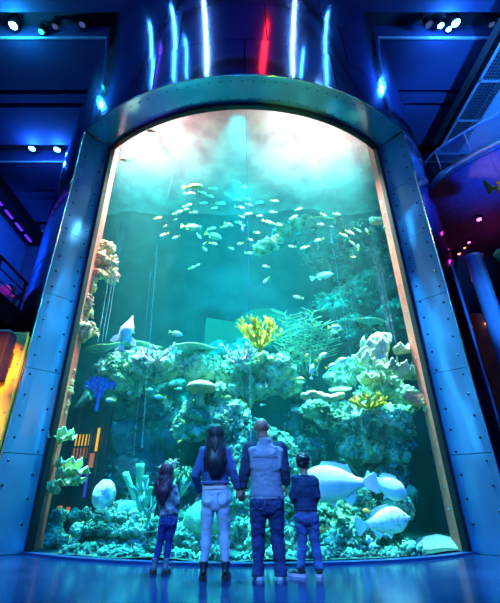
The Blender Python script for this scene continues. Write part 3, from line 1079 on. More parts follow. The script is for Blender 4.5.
def branching(name, label, loc, m, n, L, r, depth, up=1.0, spread=.8, cat='coral', flat=1.0, twist=.35, nb=2):
    bm = bmesh.new()
    def grow(p, d, l, rr, k):
        e = p + d * l
        mid = p.lerp(e, .5) + Vector((random.uniform(-1, 1), random.uniform(-1, 1) * flat, random.uniform(-1, 1))) * l * .10
        loft(bm, [p, mid, e], [rr, rr * .88, rr * .72], 6)
        ball(bm, e, rr * .74, 1)
        if k:
            for _ in range(nb if random.random() < .75 else nb + 1):
                nd = (d + Vector((random.uniform(-1, 1) * spread, random.uniform(-1, 1) * spread * flat, random.uniform(-.25, .7) * up))).normalized()
                grow(e, nd, l * random.uniform(.68, .92), rr * .76, k - 1)
    for i in range(n):
        a = 2 * PI * i / n + random.uniform(-.3, .3)
        d = Vector((math.cos(a) * spread, math.sin(a) * spread * flat, up * random.uniform(.5, 1.1))).normalized()
        grow(Vector((math.cos(a) * r, math.sin(a) * r * flat, -.03)), d, L * random.uniform(.8, 1.15), r, depth)
    return tag(obj(name, bm, m, loc=loc), label, cat, CG)

def sheet(bm, c, ax, w, l, curl, wave, th=.018, nu=12, nv=8, seed=0):
    """a wavy coral plate growing from c along ax"""
    ax = Vector(ax).normalized()
    sd = ax.cross(Vector((0, 0, 1)))
    sd = sd.normalized() if sd.length > .01 else Vector((1, 0, 0))
    up = sd.cross(ax)
    top, bot = [], []
    for j in range(nv + 1):
        v = j / nv
        rt, rb = [], []
        for i in range(nu + 1):
            u = i / nu * 2 - 1
            ww = w * (.25 + .75 * math.sin(min(1, v * 1.15) * PI / 2))
            rr = l * v * (1 - .28 * u * u)
            p = c + ax * rr + sd * (u * ww) + up * (curl * v * v * l + wave * v * math.sin(u * 5 + seed) + wave * .5 * v * math.sin(u * 11 + seed * 2))
            rt.append(bm.verts.new(p + up * th * .5)); rb.append(bm.verts.new(p - up * th * .5))
        top.append(rt); bot.append(rb)
    for j in range(nv):
        for i in range(nu):
            bm.faces.new((top[j][i], top[j][i + 1], top[j + 1][i + 1], top[j + 1][i]))
            bm.faces.new((bot[j][i], bot[j + 1][i], bot[j + 1][i + 1], bot[j][i + 1]))
    for i in range(nu):
        bm.faces.new((top[nv][i], top[nv][i + 1], bot[nv][i + 1], bot[nv][i]))
        bm.faces.new((top[0][i], bot[0][i], bot[0][i + 1], top[0][i + 1]))
    for j in range(nv):
        bm.faces.new((top[j][0], top[j + 1][0], bot[j + 1][0], bot[j][0]))
        bm.faces.new((top[j][nu], bot[j][nu], bot[j + 1][nu], top[j + 1][nu]))

# yellow bush
branching('bush_coral', 'bright yellow bush coral crowning the middle of the reef', P(259, 350, 8.1), M['yellow'], 16, .25, .028, 3, up=1.1, spread=.55)
branching('finger_coral', 'golden yellow finger coral on the jutting right ledge', P(369, 407, 7.9), M['mustard'], 15, .16, .026, 2, up=.5, spread=.85)
branching('staghorn_coral', 'pinkish white staghorn coral on the left ledge', P(157, 361, 8.0), M['pinkw'], 12, .21, .022, 2, up=.55, spread=.95)
branching('staghorn_coral', 'pinkish white staghorn coral just left of the yellow bush', P(238, 361, 7.9), M['pinkw'], 12, .20, .021, 2, up=.7, spread=.85)
# feathery green coral: stems with many twigs
bm = bmesh.new()
for i in range(7):
    x = -.5 + 1.05 * i / 6
    h = random.uniform(.9, 1.5)
    pts = [Vector((x * .4, random.uniform(-.1, .1), 0)), Vector((x * .8, random.uniform(-.15, .15), h * .5)), Vector((x * 1.25, random.uniform(-.15, .15), h))]
    c = bez(pts, 7)
    loft(bm, c, interp([.022, .010], len(c)), 6)
    for q in c[3:]:
        for s in range(3):
            a = random.uniform(0, 2 * PI)
            d = Vector((math.cos(a), math.sin(a) * .6, random.uniform(.1, .9)))
            e = q + d * random.uniform(.10, .20)
            loft(bm, [q, q.lerp(e, .5) + Vector((0, 0, .02)), e], [.011, .010, .008], 5)
            f = q.lerp(e, .6)
            loft(bm, [f, f + Vector((d.x * .3 + .06, 0, .10))], [.009, .007], 5)
tag(obj('feather_coral', bm, M['feather'], loc=P(306, 372, 8.8)), 'tall feathery pale green coral right of the yellow bush', 'coral', CG)
# cabbage coral
bm = bmesh.new()
cc = P(386, 368, 8.25)
for k in range(26):
    a = random.uniform(0, 2 * PI); q = math.sqrt(random.random())
    dx, dz = .62 * q * math.cos(a), .12 + .58 * q * math.sin(a)
    ax = Vector((dx * 1.0 + random.uniform(-.5, .5), -.75, dz * .7 + random.uniform(-.3, .6)))
    sheet(bm, Vector((dx * .7, .12, dz * .8)), ax, random.uniform(.14, .27), random.uniform(.24, .40), random.uniform(-.3, .6), random.uniform(.05, .11), .026, 18, 8, random.uniform(0, 6))
tag(obj('cabbage_coral', bm, M['creamg'], loc=cc), 'big ruffled cream cabbage coral at the right of the reef', 'coral', CG)
# lettuce leaves on left jamb
for py, px, n, lb in [(437, 60, 5, 'upper yellow-green lettuce coral on the left jamb'), (475, 70, 6, 'middle yellow-green lettuce coral on the left jamb, largest of three'), (492, 60, 4, 'lowest yellow-green lettuce coral on the left jamb')]:
    bm = bmesh.new()
    for k in range(n):
        a = -1.2 + 2.6 * k / (n - 1) + random.uniform(-.2, .2)
        sheet(bm, Vector((.10 * math.sin(a), -.02 * k, random.uniform(-.14, .14))), (math.sin(a) + .2, -.7, random.uniform(-.2, .8)), random.uniform(.15, .22), random.uniform(.22, .34), random.uniform(-.2, .5), .05, .02, 20, 8, k * 1.7)
    tag(obj('lettuce_coral', bm, M['lime'], loc=P(px, py, 8.0)), lb, 'coral', CG)
# plate corals with bright rim
def plate(label, loc, r, m, rimm, tilt=(0, 0), sq=.7):
    t = empty('plate_coral', loc)
    tag(t, label, 'coral', CG)
    bm = bmesh.new()
    ph = random.uniform(0, 6)
    prof = [(0.05, -.35), (.12, -.20), (.45, -.06), (.85, .03), (1.0, .07), (.97, .10), (.6, .05), (.1, .02)]
    n = 36
    rings = []
    f = lambda a: 1 + .07 * math.sin(3 * a + ph) + .04 * math.sin(7 * a + ph * 2)
    for q, z in prof:
        rings.append([bm.verts.new((q * r * f(a) * math.cos(a), q * r * sq * f(a) * math.sin(a), z * r + .03 * r * q * math.sin(4 * a + ph))) for a in [2 * PI * k / n for k in range(n)]])
    for a, b in zip(rings, rings[1:]):
        for k in range(n):
            bm.faces.new((a[k], a[(k + 1) % n], b[(k + 1) % n], b[k]))
    bm.faces.new(rings[0]); bm.faces.new(rings[-1])
    obj('plate', bm, m, t)
    bm = bmesh.new()
    c = [Vector((r * 1.0 * f(a) * math.cos(a), r * sq * f(a) * math.sin(a), .085 * r + .03 * r * math.sin(4 * a + ph))) for a in [2 * PI * k / 60 for k in range(61)]]
    loft(bm, c, [.028 * max(.6, r)] * 61, 6, side=(0, 0, 1), cap=False)
    obj('rim', bm, rimm, t)
    t.rotation_euler = (tilt[0], tilt[1], 0)
    return t
plate('wide plate coral with yellow rim at the left end of the left ledge', P(103, 349, 8.9), .42, M['tealsp'], M['olive'], (.15, -.2))
plate('plate coral with orange-yellow rim right of the left staghorn coral', P(193, 349, 8.8), .52, M['tealsp'], M['tan2'], (.12, .05))
plate('plate coral with yellow rim behind the left staghorn coral', P(140, 347, 9.2), .50, M['tealsp'], M['olive'], (.12, .1))
plate('flat brownish yellow plate coral between the two right ledges', P(340, 390, 8.6), .24, M['olive'], M['olive'], (.5, -.1))
plate('large hazy plate coral with yellow-green rim on the upper right overhang', P(322, 223, 9.8), .42, M['tealsp'], M['lime'], (.1, .05))
plate('pale hazy plate coral at the right rear, above the cabbage coral', P(370, 322, 9.7), .42, M['cyandome'], M['creamg'], (.2, .1))
# tan ledge coral
bm = bmesh.new()
for k in range(6):
    ball(bm, Vector((-.36 + k * .14, random.uniform(-.04, .04), .05 * math.sin(k * 1.3))), (.12, .14, .075), 2)
me = fuse(bm, .025, 2, [(.03, 8, 2)])
tag(obj('encrusting_coral', me, M['tan2'], loc=P(323, 396, 8.05)), 'lumpy tan coral strip on the left end of the right ledge', 'coral', CG)
# mushroom coral
t = empty('mushroom_coral', P(200, 402, 8.15))
tag(t, 'orange mushroom-shaped coral on the centre rock', 'coral', CG)
bm = bmesh.new(); lathe(bm, [(.10, -.06), (.08, .05), (.07, .18), (.10, .25)], 20, wob=.05)
obj('stalk', bm, M['tan2'], t)
bm = bmesh.new(); lathe(bm, [(.09, .24), (.20, .22), (.29, .24), (.32, .29), (.28, .36), (.17, .42), (.03, .44)], 28, wob=.05)
obj('cap', bm, M['orangecap'], t)
bm = bmesh.new()
for k in range(3):
    ball(bm, Vector((-.03 + .03 * k, 0, .07 * k)), (.055, .05, .09), 2)
tag(obj('finger_sponge', fuse(bm, .02, 2), M['tan2'], loc=P(189.5, 404, 8.1)), 'small upright tan sponge left of the mushroom coral', 'sponge', CG)
# blue sea fan
t = empty('sea_fan', P(98, 398, 8.75))
tag(t, 'deep blue sea fan at the left end of the reef', 'sea fan', CG)
bm = bmesh.new()
def fan(p, a, l, rr, k):
    e = p + Vector((math.sin(a), random.uniform(-.08, .08), math.cos(a))) * l
    loft(bm, [p, p.lerp(e, .5), e], [rr, rr * .9, rr * .8], 5)
    if k:
        for s in (-1, 1, .2):
            fan(e, a + s * random.uniform(.25, .6), l * random.uniform(.7, .95), rr * .8, k - 1)
for a in (-.35, -.1, .15, .4, -.6, .6, 0):
    fan(Vector((random.uniform(-.12, .12), 0, 0)), a, .15, .022, 3)
obj('fan_web', bm, M['bluefan'], t)
bm = bmesh.new(); tube(bm, [(0, 0, -.3), (.01, 0, -.1), (0, 0, .06)], (.05, .028), 8)
obj('stalk', bm, M['bluefan'], t)
# tube sponges
def tubes(label, loc, specs, m):
    t = empty('tube_sponge', loc)
    tag(t, label, 'sponge', CG)
    for (bx_, bz, ex, ez, r) in specs:
        bm = bmesh.new()
        c = bez([(bx_, 0, bz), ((bx_ * .6 + ex * .4), -.03, bz * .5 + ez * .5), (ex, -.05, ez)], 5)
        rr = interp([r * .7, r * .85, r * 1.05], len(c))
        rings = loft(bm, c + [c[-1], c[-1] - (c[-1] - c[-2]).normalized() * r], rr + [r * .72, r * .6], 14)
        obj('tube', bm, m, t)
    return t
k = mpp(480, 8.3)
tubes('cluster of tall green tube sponges left of the girl', P(141, 500, 8.3), [(-.02, -.2, -4 * k, 33 * k, .085), (-.05, -.2, -18 * k, 24 * k, .065), (.05, -.2, 3 * k, 22 * k, .055), (.1, -.25, 9 * k, 12 * k, .05), (.08, -.3, 5 * k, 4 * k, .05)], M['greensp'])
# branchy teal sponge right of it
branching('branching_sponge', 'branching teal sponge just left of the girl', P(150, 535, 8.0), M['tealsp'], 4, .38, .045, 2, up=1.2, spread=.45, cat='sponge')
# brain and dome
for px, py, Y, r, m, nm, lb in [(104, 495, 8.25, 11, 'brain', 'brain_coral', 'white and pink brain coral at the lower left of the reef'),
                                (127, 510, 8.1, 10, 'cyandome', 'dome_coral', 'smooth cyan dome coral right of the white brain coral'),
                                (205, 520, 7.6, 21, 'greensp', 'dome_coral', 'bright green dome coral behind the woman')]:
    bm = bmesh.new(); rr = r * mpp(py, Y)
    ball(bm, (0, 0, 0), (rr, rr * .8, rr * (1.25 if nm == 'brain_coral' else .85)), 4)
    o = obj(nm, bm, M[m], loc=P(px, py, Y)); displace(o.data, [(.03, 4, 1), (.02, 14, 3)])
    tag(o, lb, 'coral', CG)
# knob sponges
for px, py, Y, r, lb in [(405, 456, 8.75, 6, 'upper green knob sponge on the right reef column'), (409, 492, 8.65, 7, 'lower green knob sponge on the right reef column')]:
    t = empty('knob_sponge', P(px, py, Y)); tag(t, lb, 'sponge', CG)
    rr = r * mpp(py, Y)
    bm = bmesh.new(); ball(bm, (0, 0, 0), (rr, rr * .9, rr), 3); o = obj('knob', bm, M['greensp'], t); displace(o.data, [(.02, 9, 1)])
    bm = bmesh.new(); tube(bm, [(-.35, .25, -.05), (-.15, .1, .02), (0, 0, 0)], (rr * .8, rr * .75), 10)
    obj('stalk', bm, M['tealsp'], t)
# feather anemone above the girl
def tentacles(name, label, loc, m, n, L, r, droop, cat='anemone', base=.08):
    t = empty(name, loc); tag(t, label, cat, CG)
    bm = bmesh.new()
    for i in range(n):
        a = random.uniform(0, 2 * PI); e = random.uniform(.1, 1.2)
        d = Vector((math.cos(a) * math.cos(e), math.sin(a) * math.cos(e) * .8, math.sin(e)))
        l = L * random.uniform(.7, 1.1)
        tube(bm, [d * .02, d * l * .55, d * l + Vector((0, 0, -droop * l))], (r, r * .55), 6, 4)
    obj('tentacles', bm, m, t)
    bm = bmesh.new(); lathe(bm, [(base, -.22), (base * .9, -.06), (base * 1.1, .02), (base * .4, .04)], 14)
    obj('column', bm, m, t)
    return t
tentacles('feather_anemone', 'pale green feathery anemone between the girl and woman', P(184, 480, 8.1), M['feather'], 60, .44, .018, .5)
tentacles('feather_anemone', 'small pale anemone above the head of the girl', P(172, 466, 8.3), M['creamg'], 34, .24, .018, .3)
# blue polyp clusters
for px, py, Y, n, r, lb in [(367, 543, 7.72, 15, .17, 'pale blue polyp cluster at the foot of the reef under the spotted grouper'), (383, 534, 7.9, 9, .13, 'smaller pale blue polyp cluster right of the first one'), (382, 519, 8.05, 8, .11, 'blue polyp cluster right beside the spotted grouper')]:
    bm = bmesh.new()
    for i in range(n):
        a = random.uniform(0, 2 * PI); q = r * math.sqrt(random.random())
        ball(bm, Vector((q * math.cos(a), random.uniform(-.05, .05), q * .8 * math.sin(a))), random.uniform(.035, .062), 2)
    tag(obj('polyp_cluster', bm, M['bluepom'], loc=P(px, py, Y)), lb, 'coral', CG)
# cave-front soft coral rows
for px, py, Y, n, w, lb in [(110, 517, 7.95, 6, .11, 'upper row of round soft corals below the brain coral'), (120, 532, 7.8, 7, .11, 'middle row of round soft corals at the lower left'), (112, 549, 7.75, 6, .10, 'lowest row of round soft corals by the window kerb')]:
    bm = bmesh.new()
    for i in range(n):
        c = Vector(((i - n / 2) * .21, random.uniform(-.04, .04), random.uniform(-.02, .03)))
        ball(bm, c, (w, w, w * .9), 2)
        for j in range(34):
            a = random.uniform(0, 2 * PI); e = random.uniform(-.2, 1.4)
            cc_ = c + Vector((math.cos(a) * math.cos(e), -abs(math.sin(a)) * math.cos(e), math.sin(e))) * w
            for v in ball(bm, cc_, random.uniform(.012, .03), 1):
                v.co = cc_ + (v.co - cc_) * random.uniform(.6, 1.7)
    tag(obj('soft_coral', bm, M['crustB'], loc=P(px, py, Y)), lb, 'coral', CG)
# ================================================================ FISH
M['silver'] = mat('silver_fish_skin', (.80, .88, .88), (1, 1, .96), scale=6, rough=.35, spec=.6)
M['yfin'] = mat('yellow_fin', (1, .80, .03), rough=.5)
M['bluefish'] = mat('blue_fish_skin', (.15, .55, .85), (.45, .80, .95), scale=6, rough=.4)
M['goldfish_skin'] = mat('gold_fish_skin', (1, .70, .05), (1, .85, .25), scale=5, rough=.45)
M['orangefish'] = mat('orange_fish_skin', (1, .38, .05), (1, .58, .15), scale=5, rough=.45)
M['palefish'] = mat('pale_grouper_skin', (.74, .78, .70), (.98, .98, .90), scale=4, rough=.55, bump=.1)
M['spotfish'] = mat('spotted_grouper_skin', (.97, .97, .88), (.95, .96, .86), scale=11, c3=(.35, .50, .45), rough=.55)
M['palefin'] = mat('pale_fin', (.65, .82, .76), rough=.6)
M['eye'] = mat('fish_eye', (.01, .01, .01), rough=.15)

def fish_body(bm, L, hgt, wid, prof, n=14, m=16):
    rings = []
    for i in range(m + 1):
        t = i / m
        h = interp(prof, 101)[int(t * 100)]
        x = L * (.5 - t)
        rings.append([bm.verts.new((x, wid * h * math.cos(2 * PI * k / n), hgt * h * math.sin(2 * PI * k / n) * (1.05 if k < n / 2 else .95))) for k in range(n)])
    for a, b in zip(rings, rings[1:]):
        for k in range(n):
            bm.faces.new((a[k], a[(k + 1) % n], b[(k + 1) % n], b[k]))
    bm.faces.new(rings[0]); bm.faces.new(rings[-1])

def fin(bm, outline, th):
    """flat-sided fin with real thickness, outline in (x, z)"""
    a = [bm.verts.new((x, th, z)) for x, z in outline]
    b = [bm.verts.new((x, -th, z)) for x, z in outline]
    bm.faces.new(a); bm.faces.new(b[::-1])
    for k in range(len(outline)):
        bm.faces.new((a[k], b[k], b[(k + 1) % len(outline)], a[(k + 1) % len(outline)]))
    bmesh.ops.triangulate(bm, faces=[f for f in bm.faces if len(f.verts) > 4])

SLIM = [.05, .42, .78, .95, 1.0, .97, .86, .68, .48, .30, .18, .15]
DEEP = [.08, .50, .85, 1.0, 1.0, .95, .86, .72, .52, .34, .24, .22]
def make_fish(name, L, deep, skin, finm, prof=SLIM, fork=.5, tailh=1.0, wid=.45, mouth=False):
    """unit fish facing +x"""
    bm = bmesh.new()
    h = L * deep * .5
    fish_body(bm, L * .84, h, h * wid, prof, *((18, 28) if L > .6 else (10, 12)))
    bm.transform(Matrix.Translation((L * .08, 0, 0)))
    o = obj(name, bm, skin)
    xt = L * (.08 - .42)
    bm = bmesh.new()
    fin(bm, [(xt + .03 * L, .12 * h), (xt - .16 * L, .85 * h * tailh), (xt - .19 * L, .72 * h * tailh), (xt - .19 * L + .12 * L * fork, 0), (xt - .19 * L, -.72 * h * tailh), (xt - .16 * L, -.85 * h * tailh), (xt + .03 * L, -.12 * h)], L * .008)
    obj('tail_fin', bm, finm, o, smooth=False)
    bm = bmesh.new()
    fin(bm, [(.22 * L, .82 * h), (.14 * L, 1.28 * h), (-.02 * L, 1.22 * h), (-.18 * L, 1.0 * h), (-.23 * L, .50 * h), (-.05 * L, .75 * h)], L * .006)
    obj('dorsal_fin', bm, finm, o, smooth=False)
    bm = bmesh.new()
    fin(bm, [(-.06 * L, -.80 * h), (-.16 * L, -1.15 * h), (-.22 * L, -.85 * h), (-.24 * L, -.35 * h)], L * .006)
    fin(bm, [(.14 * L, -.85 * h), (.04 * L, -1.3 * h), (.02 * L, -.85 * h)], L * .006)
    obj('belly_fin', bm, finm, o, smooth=False)
    if L > .5:
        for s in (-1, 1):
            bm = bmesh.new(); ball(bm, (.38 * L, s * h * wid * .52, h * .30), (L * .016, L * .010, L * .016), 2)
            obj('eye', bm, M['eye'], o)
            bm = bmesh.new()
            fin(bm, [(0, .03 * L), (-.06 * L, .06 * L), (-.14 * L, .02 * L), (-.13 * L, -.06 * L), (-.05 * L, -.05 * L)], L * .006)
            bm.transform(Matrix.Translation((.20 * L, s * h * wid * .95, -.2 * h)) @ Matrix.Rotation(s * .4, 4, 'Z'))
            obj('pectoral_fin', bm, finm, o, smooth=False)
        if mouth:
            bm = bmesh.new()
            for s in (.10, -.12):
                tube(bm, [(.43 * L, -h * wid * .45, s * h * .7), (.50 * L, 0, s * h * .5), (.43 * L, h * wid * .45, s * h * .7)], L * .013, 6, 4)
            obj('lips', bm, finm, o)
    return o
protos = {}
def proto(key):
    return protos[key]
def spawn(src, used, px, py, Y, lenpx, face, tilt=0.0, yaw=0.0):
    o = src if not used.get(src.name) else copy_tree(src)
    used[src.name] = True
    o.location = P(px, py, Y)
    s = lenpx * mpp(py, Y)
    o.scale = (s, s, s)
    # face: +1 right, -1 left; tilt in degrees, nose up positive; yaw turns towards/away from viewer
    o.rotation_mode = 'QUATERNION'
    q = Euler((0, 0, (0 if face > 0 else PI) + R(yaw)), 'XYZ').to_quaternion()
    o.rotation_quaternion = q @ Euler((0, -R(tilt), 0), 'XYZ').to_quaternion()
    return o
used = {}
sm = make_fish('yellowtail_fish', .42, .34, M['silver'], M['yfin'], SLIM)
# unit length = 1 px-metre: rescale mesh so that length is 1
def unitise(o, L):
    for x in [o] + list(o.children):
        x.data.transform(Matrix.Scale(1 / L, 4))
unitise(sm, .42)
ORD = ['first', 'second', 'third', 'fourth', 'fifth', 'sixth', 'seventh', 'eighth', 'ninth', 'tenth', 'eleventh', 'twelfth', 'thirteenth', 'fourteenth', 'fifteenth', 'sixteenth']
def school(src, cat, group, items, phrase, look):
    for i, it in enumerate(sorted(items)):
        px, py, ln, face, tilt = it
        o = spawn(src, used, px, py, random.uniform(7.6, 8.6) if 130 < px < 340 else random.uniform(8.3, 8.9), ln, face, tilt, random.uniform(-22, 22))
        n = len(items)
        pos = 'only one' if n == 1 else ('leftmost' if i == 0 else 'rightmost' if i == n - 1 else ORD[i] + ' from the left')
        o['label'] = f'{look}, {pos} {phrase}'
        o['category'] = cat
        o['group'] = group
G1 = 'yellow-tailed fish schooling in the upper water'
lk = 'small silver yellowtail'
school(sm, 'fish', G1, [(190, 193.6, 12, 1, 0), (202.5, 192.6, 9, 1, -8), (210, 196, 8, 1, -10), (213.6, 188.5, 9, 1, -5), (228.5, 195, 8, 1, -28)], 'in the topmost row of the school', lk)
school(sm, 'fish', G1, [(204, 203, 8, 1, -5), (221, 203.5, 10, 1, -15), (215, 208, 7, 1, -12), (187.6, 205.5, 10, 1, 3)], 'in the second row of the school', lk)
school(sm, 'fish', G1, [(178, 212.5, 11, 1, 0), (185.6, 209.6, 8, 1, 2), (194, 212.5, 9, 1, -8), (158, 218, 8, 1, 12), (165, 226, 5, 1, 40), (175.4, 219.4, 4, 1, 20)], 'in the third row', lk)
school(sm, 'fish', G1, [(164, 234.6, 10, -1, -8), (176, 237, 9, -1, -15), (199, 236, 8, 1, -55), (205, 249, 7, 1, -50), (213.6, 243.6, 9, 1, 0), (204.6, 243.2, 5, -1, -40), (198, 227, 8, 1, 0), (212, 228.6, 10, 1, -5)], 'in the lowest row', lk)
school(sm, 'fish', G1, [(237.6, 182.5, 8, 1, -15), (244, 187, 8, 1, -25), (238, 200, 8, 1, -3), (240, 207.6, 11, 1, 0), (241.6, 216.5, 7, 1, -18), (239, 222.4, 7, 1, 0), (242.6, 225, 6, 1, -5)], 'left of the acrylic seam', lk)
school(sm, 'fish', G1, [(229, 224.5, 10, 1, -10), (224.5, 226.5, 8, 1, 20), (231.6, 248.4, 7, 1, -35), (240, 243.4, 7, -1, -25), (192, 267.6, 8, 1, 10), (197.5, 265.2, 6, 1, 25)], 'in the loose group below the school', lk)
school(sm, 'fish', G1, [(247.6, 199, 9, 1, -12), (249.5, 204.6, 8, 1, 0), (247.8, 213.8, 9, -1, -5), (250.5, 239.6, 6, 1, -35), (249, 253, 8, 1, 0)], 'right of the acrylic seam', lk)
G2 = 'silver fish in front of the upper right overhang'
school(sm, 'fish', G2, [(260, 202.5, 8, 1, 0), (275, 201, 9, 1, 0), (273, 212, 8, -1, 0), (260, 215.6, 7, 1, 20), (268, 222, 12, 1, -12), (278, 224.5, 9, 1, -22), (257, 232.6, 7, 1, -15)], 'left of the light shafts', lk)
school(sm, 'fish', G2, [(299, 209, 8, 1, 15), (294, 217, 9, 1, 15), (321, 224.4, 8, 1, 0), (324, 215, 8, 1, -30), (292, 246.4, 8, -1, 0), (304.5, 247.6, 10, -1, -20), (319, 240, 10, -1, -12), (331.4, 226.4, 5, 1, 0), (337, 214.2, 9, 1, 0)], 'over the frothy coral crest', lk)
school(sm, 'fish', G2, [(350, 232.4, 11, 1, -18), (358, 230, 9, 1, -25), (367, 231, 8, -1, 70), (344, 235, 9, 1, -28), (352.4, 243, 8, 1, -45), (358, 247, 8, 1, 80), (353.4, 257, 6, 1, 0)], 'under the right end of the overhang crest', lk)
school(sm, 'fish', G2, [(266, 266.4, 8, -1, -5), (266, 280.2, 9, -1, -45), (298, 297.4, 11, -1, 3)], 'in front of the dark upper hollow', lk)
school(sm, 'fish', G2, [(392, 248, 6, 1, -75), (395.5, 251.5, 4, 1, -60), (398.6, 272.4, 9, -1, -12)], 'beside the right edge of the window', lk)
used_o = {}
of = make_fish('orange_fish', .5, .42, M['orangefish'], M['orangefish'], DEEP, fork=.2); unitise(of, .5)
for px, py, ln, f, ti, lb, Y in [(391, 229, 8, 1, -40, 'small orange fish high by the right window edge', 8.45), (322, 530, 14, -1, -15, 'upper orange fish beside the legs of the boy', 7.55), (325, 551, 11, -1, -10, 'lower orange fish beside the feet of the boy', 7.4), (125, 160, 11, -1, 20, 'hazy orange fish in the pink glow at the top left corner', 8.05), (151, 131, 9, -1, 10, 'small orange fish in the pink glow by the window top', 7.5), (180, 441.5, 7, -1, -35, 'tiny orange fish left of the woman above the girl', 7.8), (367, 511, 10, -1, 5, 'small yellow-orange fish above the tail of the spotted grouper', 7.7)]:
    o = spawn(of, used, px, py, Y, ln, f, ti, 0); tag(o, lb, 'fish', 'orange fish near the reef')
gf = make_fish('yellow_fish', .5, .34, M['goldfish_skin'], M['yfin'], SLIM); unitise(gf, .5)
for px, py, ln, f, ti, lb in [(193, 186.5, 20, 1, 6, 'large yellow fish above the top row of the school'), (182, 421, 9, 1, -40, 'yellow-green fish right of the dark cliff, below the centre rock'), (227, 397, 11, 1, -10, 'yellow-white fish on the right side of the mushroom coral'), (299, 379, 13, 1, -3, 'slender yellow fish at the foot of the feathery coral'), (306.5, 357, 9, 1, 70, 'yellowish fish swimming upright in the feathery coral')]:
    o = spawn(gf, used, px, py, 7.9, ln, f, ti, 0); tag(o, lb, 'fish', 'yellow fish of the reef')
bf = make_fish('blue_fish', .4, .38, M['bluefish'], M['yfin'], DEEP); unitise(bf, .4)
school(bf, 'fish', 'blue yellow-tailed fish under the left ledge', [(149.4, 389.5, 8, 1, 0), (130, 392.5, 8, -1, -25), (160, 397, 12, -1, 0), (110.5, 400, 11, -1, 0), (178, 388.8, 7, 1, 0)], 'under the left coral ledge', 'small blue fish')
school(bf, 'fish', 'blue fish near the yellow bush coral', [(176, 333.5, 14, 1, -12), (232, 386, 9, -1, 0), (262.5, 405, 6, -1, -10), (334.6, 327, 14, 1, 2), (310, 406, 8, -1, 25)], 'of the reef crest between the ledges', 'small blue fish')
# large fish
def unit_big(name, deep, skin, finm, prof, **kw):
    o = make_fish(name, 1.0, deep, skin, finm, prof, **kw)
    return o
jk = unit_big('silver_jack', .36, M['silver'], M['yfin'], SLIM, fork=.7)
for px, py, ln, f, ti, lb in [(191, 227, 20, 1, -8, 'big silver jack fish in the middle of the school, left of two'), (213.5, 235.8, 18, 1, -22, 'big silver jack fish in the middle of the school, right of two'), (321.7, 356.5, 14, 1, 35, 'silver jack fish in front of the feathery coral'), (340, 361.5, 17, 1, 25, 'striped silver fish right of the feathery coral'), (331, 366, 12, 1, 20, 'small pale fish below the striped silver fish')]:
    o = spawn(jk, used, px, py, 8.0 if py > 300 else 8.4, ln, f, ti, 0); tag(o, lb, 'fish', 'jacks and other larger silver fish')
pf = unit_big('pale_fish', .30, M['silver'], M['palefin'], SLIM, fork=.4)
for px, py, ln, f, ti, lb, Y in [(322.5, 276, 24, 1, 14, 'long pale hazy fish in front of the upper right rock', 9.3), (312, 371, 16, 1, 80, 'pale upright fish at the lower feathery coral', 8.0)]:
    o = spawn(pf, used, px, py, Y, ln, f, ti, 0); tag(o, lb, 'fish', 'jacks and other larger silver fish')
gr = unit_big('pale_grouper', .40, M['palefish'], M['palefin'], [.10, .42, .72, .92, 1, 1, .95, .86, .72, .52, .34, .26], fork=.05, tailh=.7, wid=.55, mouth=True)
tag(spawn(gr, used, 336, 484, 7.45, 84, -1, -2, 8), 'large white grouper swimming left behind the boy', 'fish', 'groupers')
g2 = unit_big('open_mouthed_grouper', .50, M['palefish'], M['palefin'], [.22, .58, .85, .98, 1, .96, .88, .76, .60, .44, .34, .30], fork=.05, tailh=.7, wid=.55, mouth=True)
tag(spawn(g2, used, 386, 486, 7.7, 40, 1, -28, -10), 'pale grouper nosing down behind the tail of the large one', 'fish', 'groupers')
g3 = unit_big('spotted_grouper', .44, M['spotfish'], M['palefin'], [.10, .46, .78, .96, 1, 1, .94, .82, .66, .46, .32, .26], fork=.02, tailh=.85, wid=.5, mouth=True)
tag(spawn(g3, used, 384, 522, 7.55, 54, 1, 8, 0), 'pale spotted grouper swimming right above the blue polyps', 'fish', 'groupers')
# white ray-like fish rising at the left
t = unit_big('white_angel_shark', .34, M['palefish'], M['palefin'], [.06, .22, .42, .66, .9, 1, .96, .82, .6, .4, .26, .2], fork=.5, tailh=1.0, wid=.6)
for s in (-1, 1):
    bm = bmesh.new()
    fin(bm, [(-.02, .10 * s), (-.14, .30 * s), (-.30, .36 * s), (-.32, .26 * s), (-.20, .10 * s)], .012)
    obj('side_fin', bm, M['palefin'], t, smooth=False)
o = spawn(t, used, 126.5, 333, 7.95, 38, 1, 78, 0)
tag(o, 'big white fish rising nose up with spread fins at the left', 'fish')
o.name = 'white_fish'

# hanging fish models in the hall
M['bronzefish'] = mat('bronze_fish_skin', (.22, .20, .03), (.55, .36, .05), scale=3, rough=.25, metal=.5)
t = make_fish('fish_sculpture', 1.0, .40, M['bronzefish'], M['bronzefish'], DEEP, fork=.25, tailh=1.3)
o = spawn(t, {}, 505, 189, 7.6, 42, 1, 2, 10); tag(o, 'golden brown model fish hanging below the right balustrade', 'fish model')
bm = bmesh.new(); tube(bm, [(0, 0, .2), (0, 0, .5), (0, 0, 1.2)], .004, 6, 2); obj('wire', bm, M['blackmetal'], o)
M['greenfish'] = mat('green_fish_skin', (.05, .25, .05), (.15, .45, .10), scale=3, rough=.3)
t = make_fish('fish_sculpture', 1.0, .5, M['greenfish'], M['greenfish'], DEEP, fork=.2)
o = spawn(t, {}, 509, 256, 7.8, 32, -1, 0, 0); tag(o, 'green model fish half out of frame at the right edge', 'fish model')
bm = bmesh.new(); tube(bm, [(0, 0, .2), (0, 0, .8), (0, 0, 2.3)], .004, 6, 2); obj('wire', bm, M['blackmetal'], o)
M['violetfish'] = mat('violet_fish_skin', (.35, .04, .45), (.65, .12, .60), scale=2.5, rough=.3)
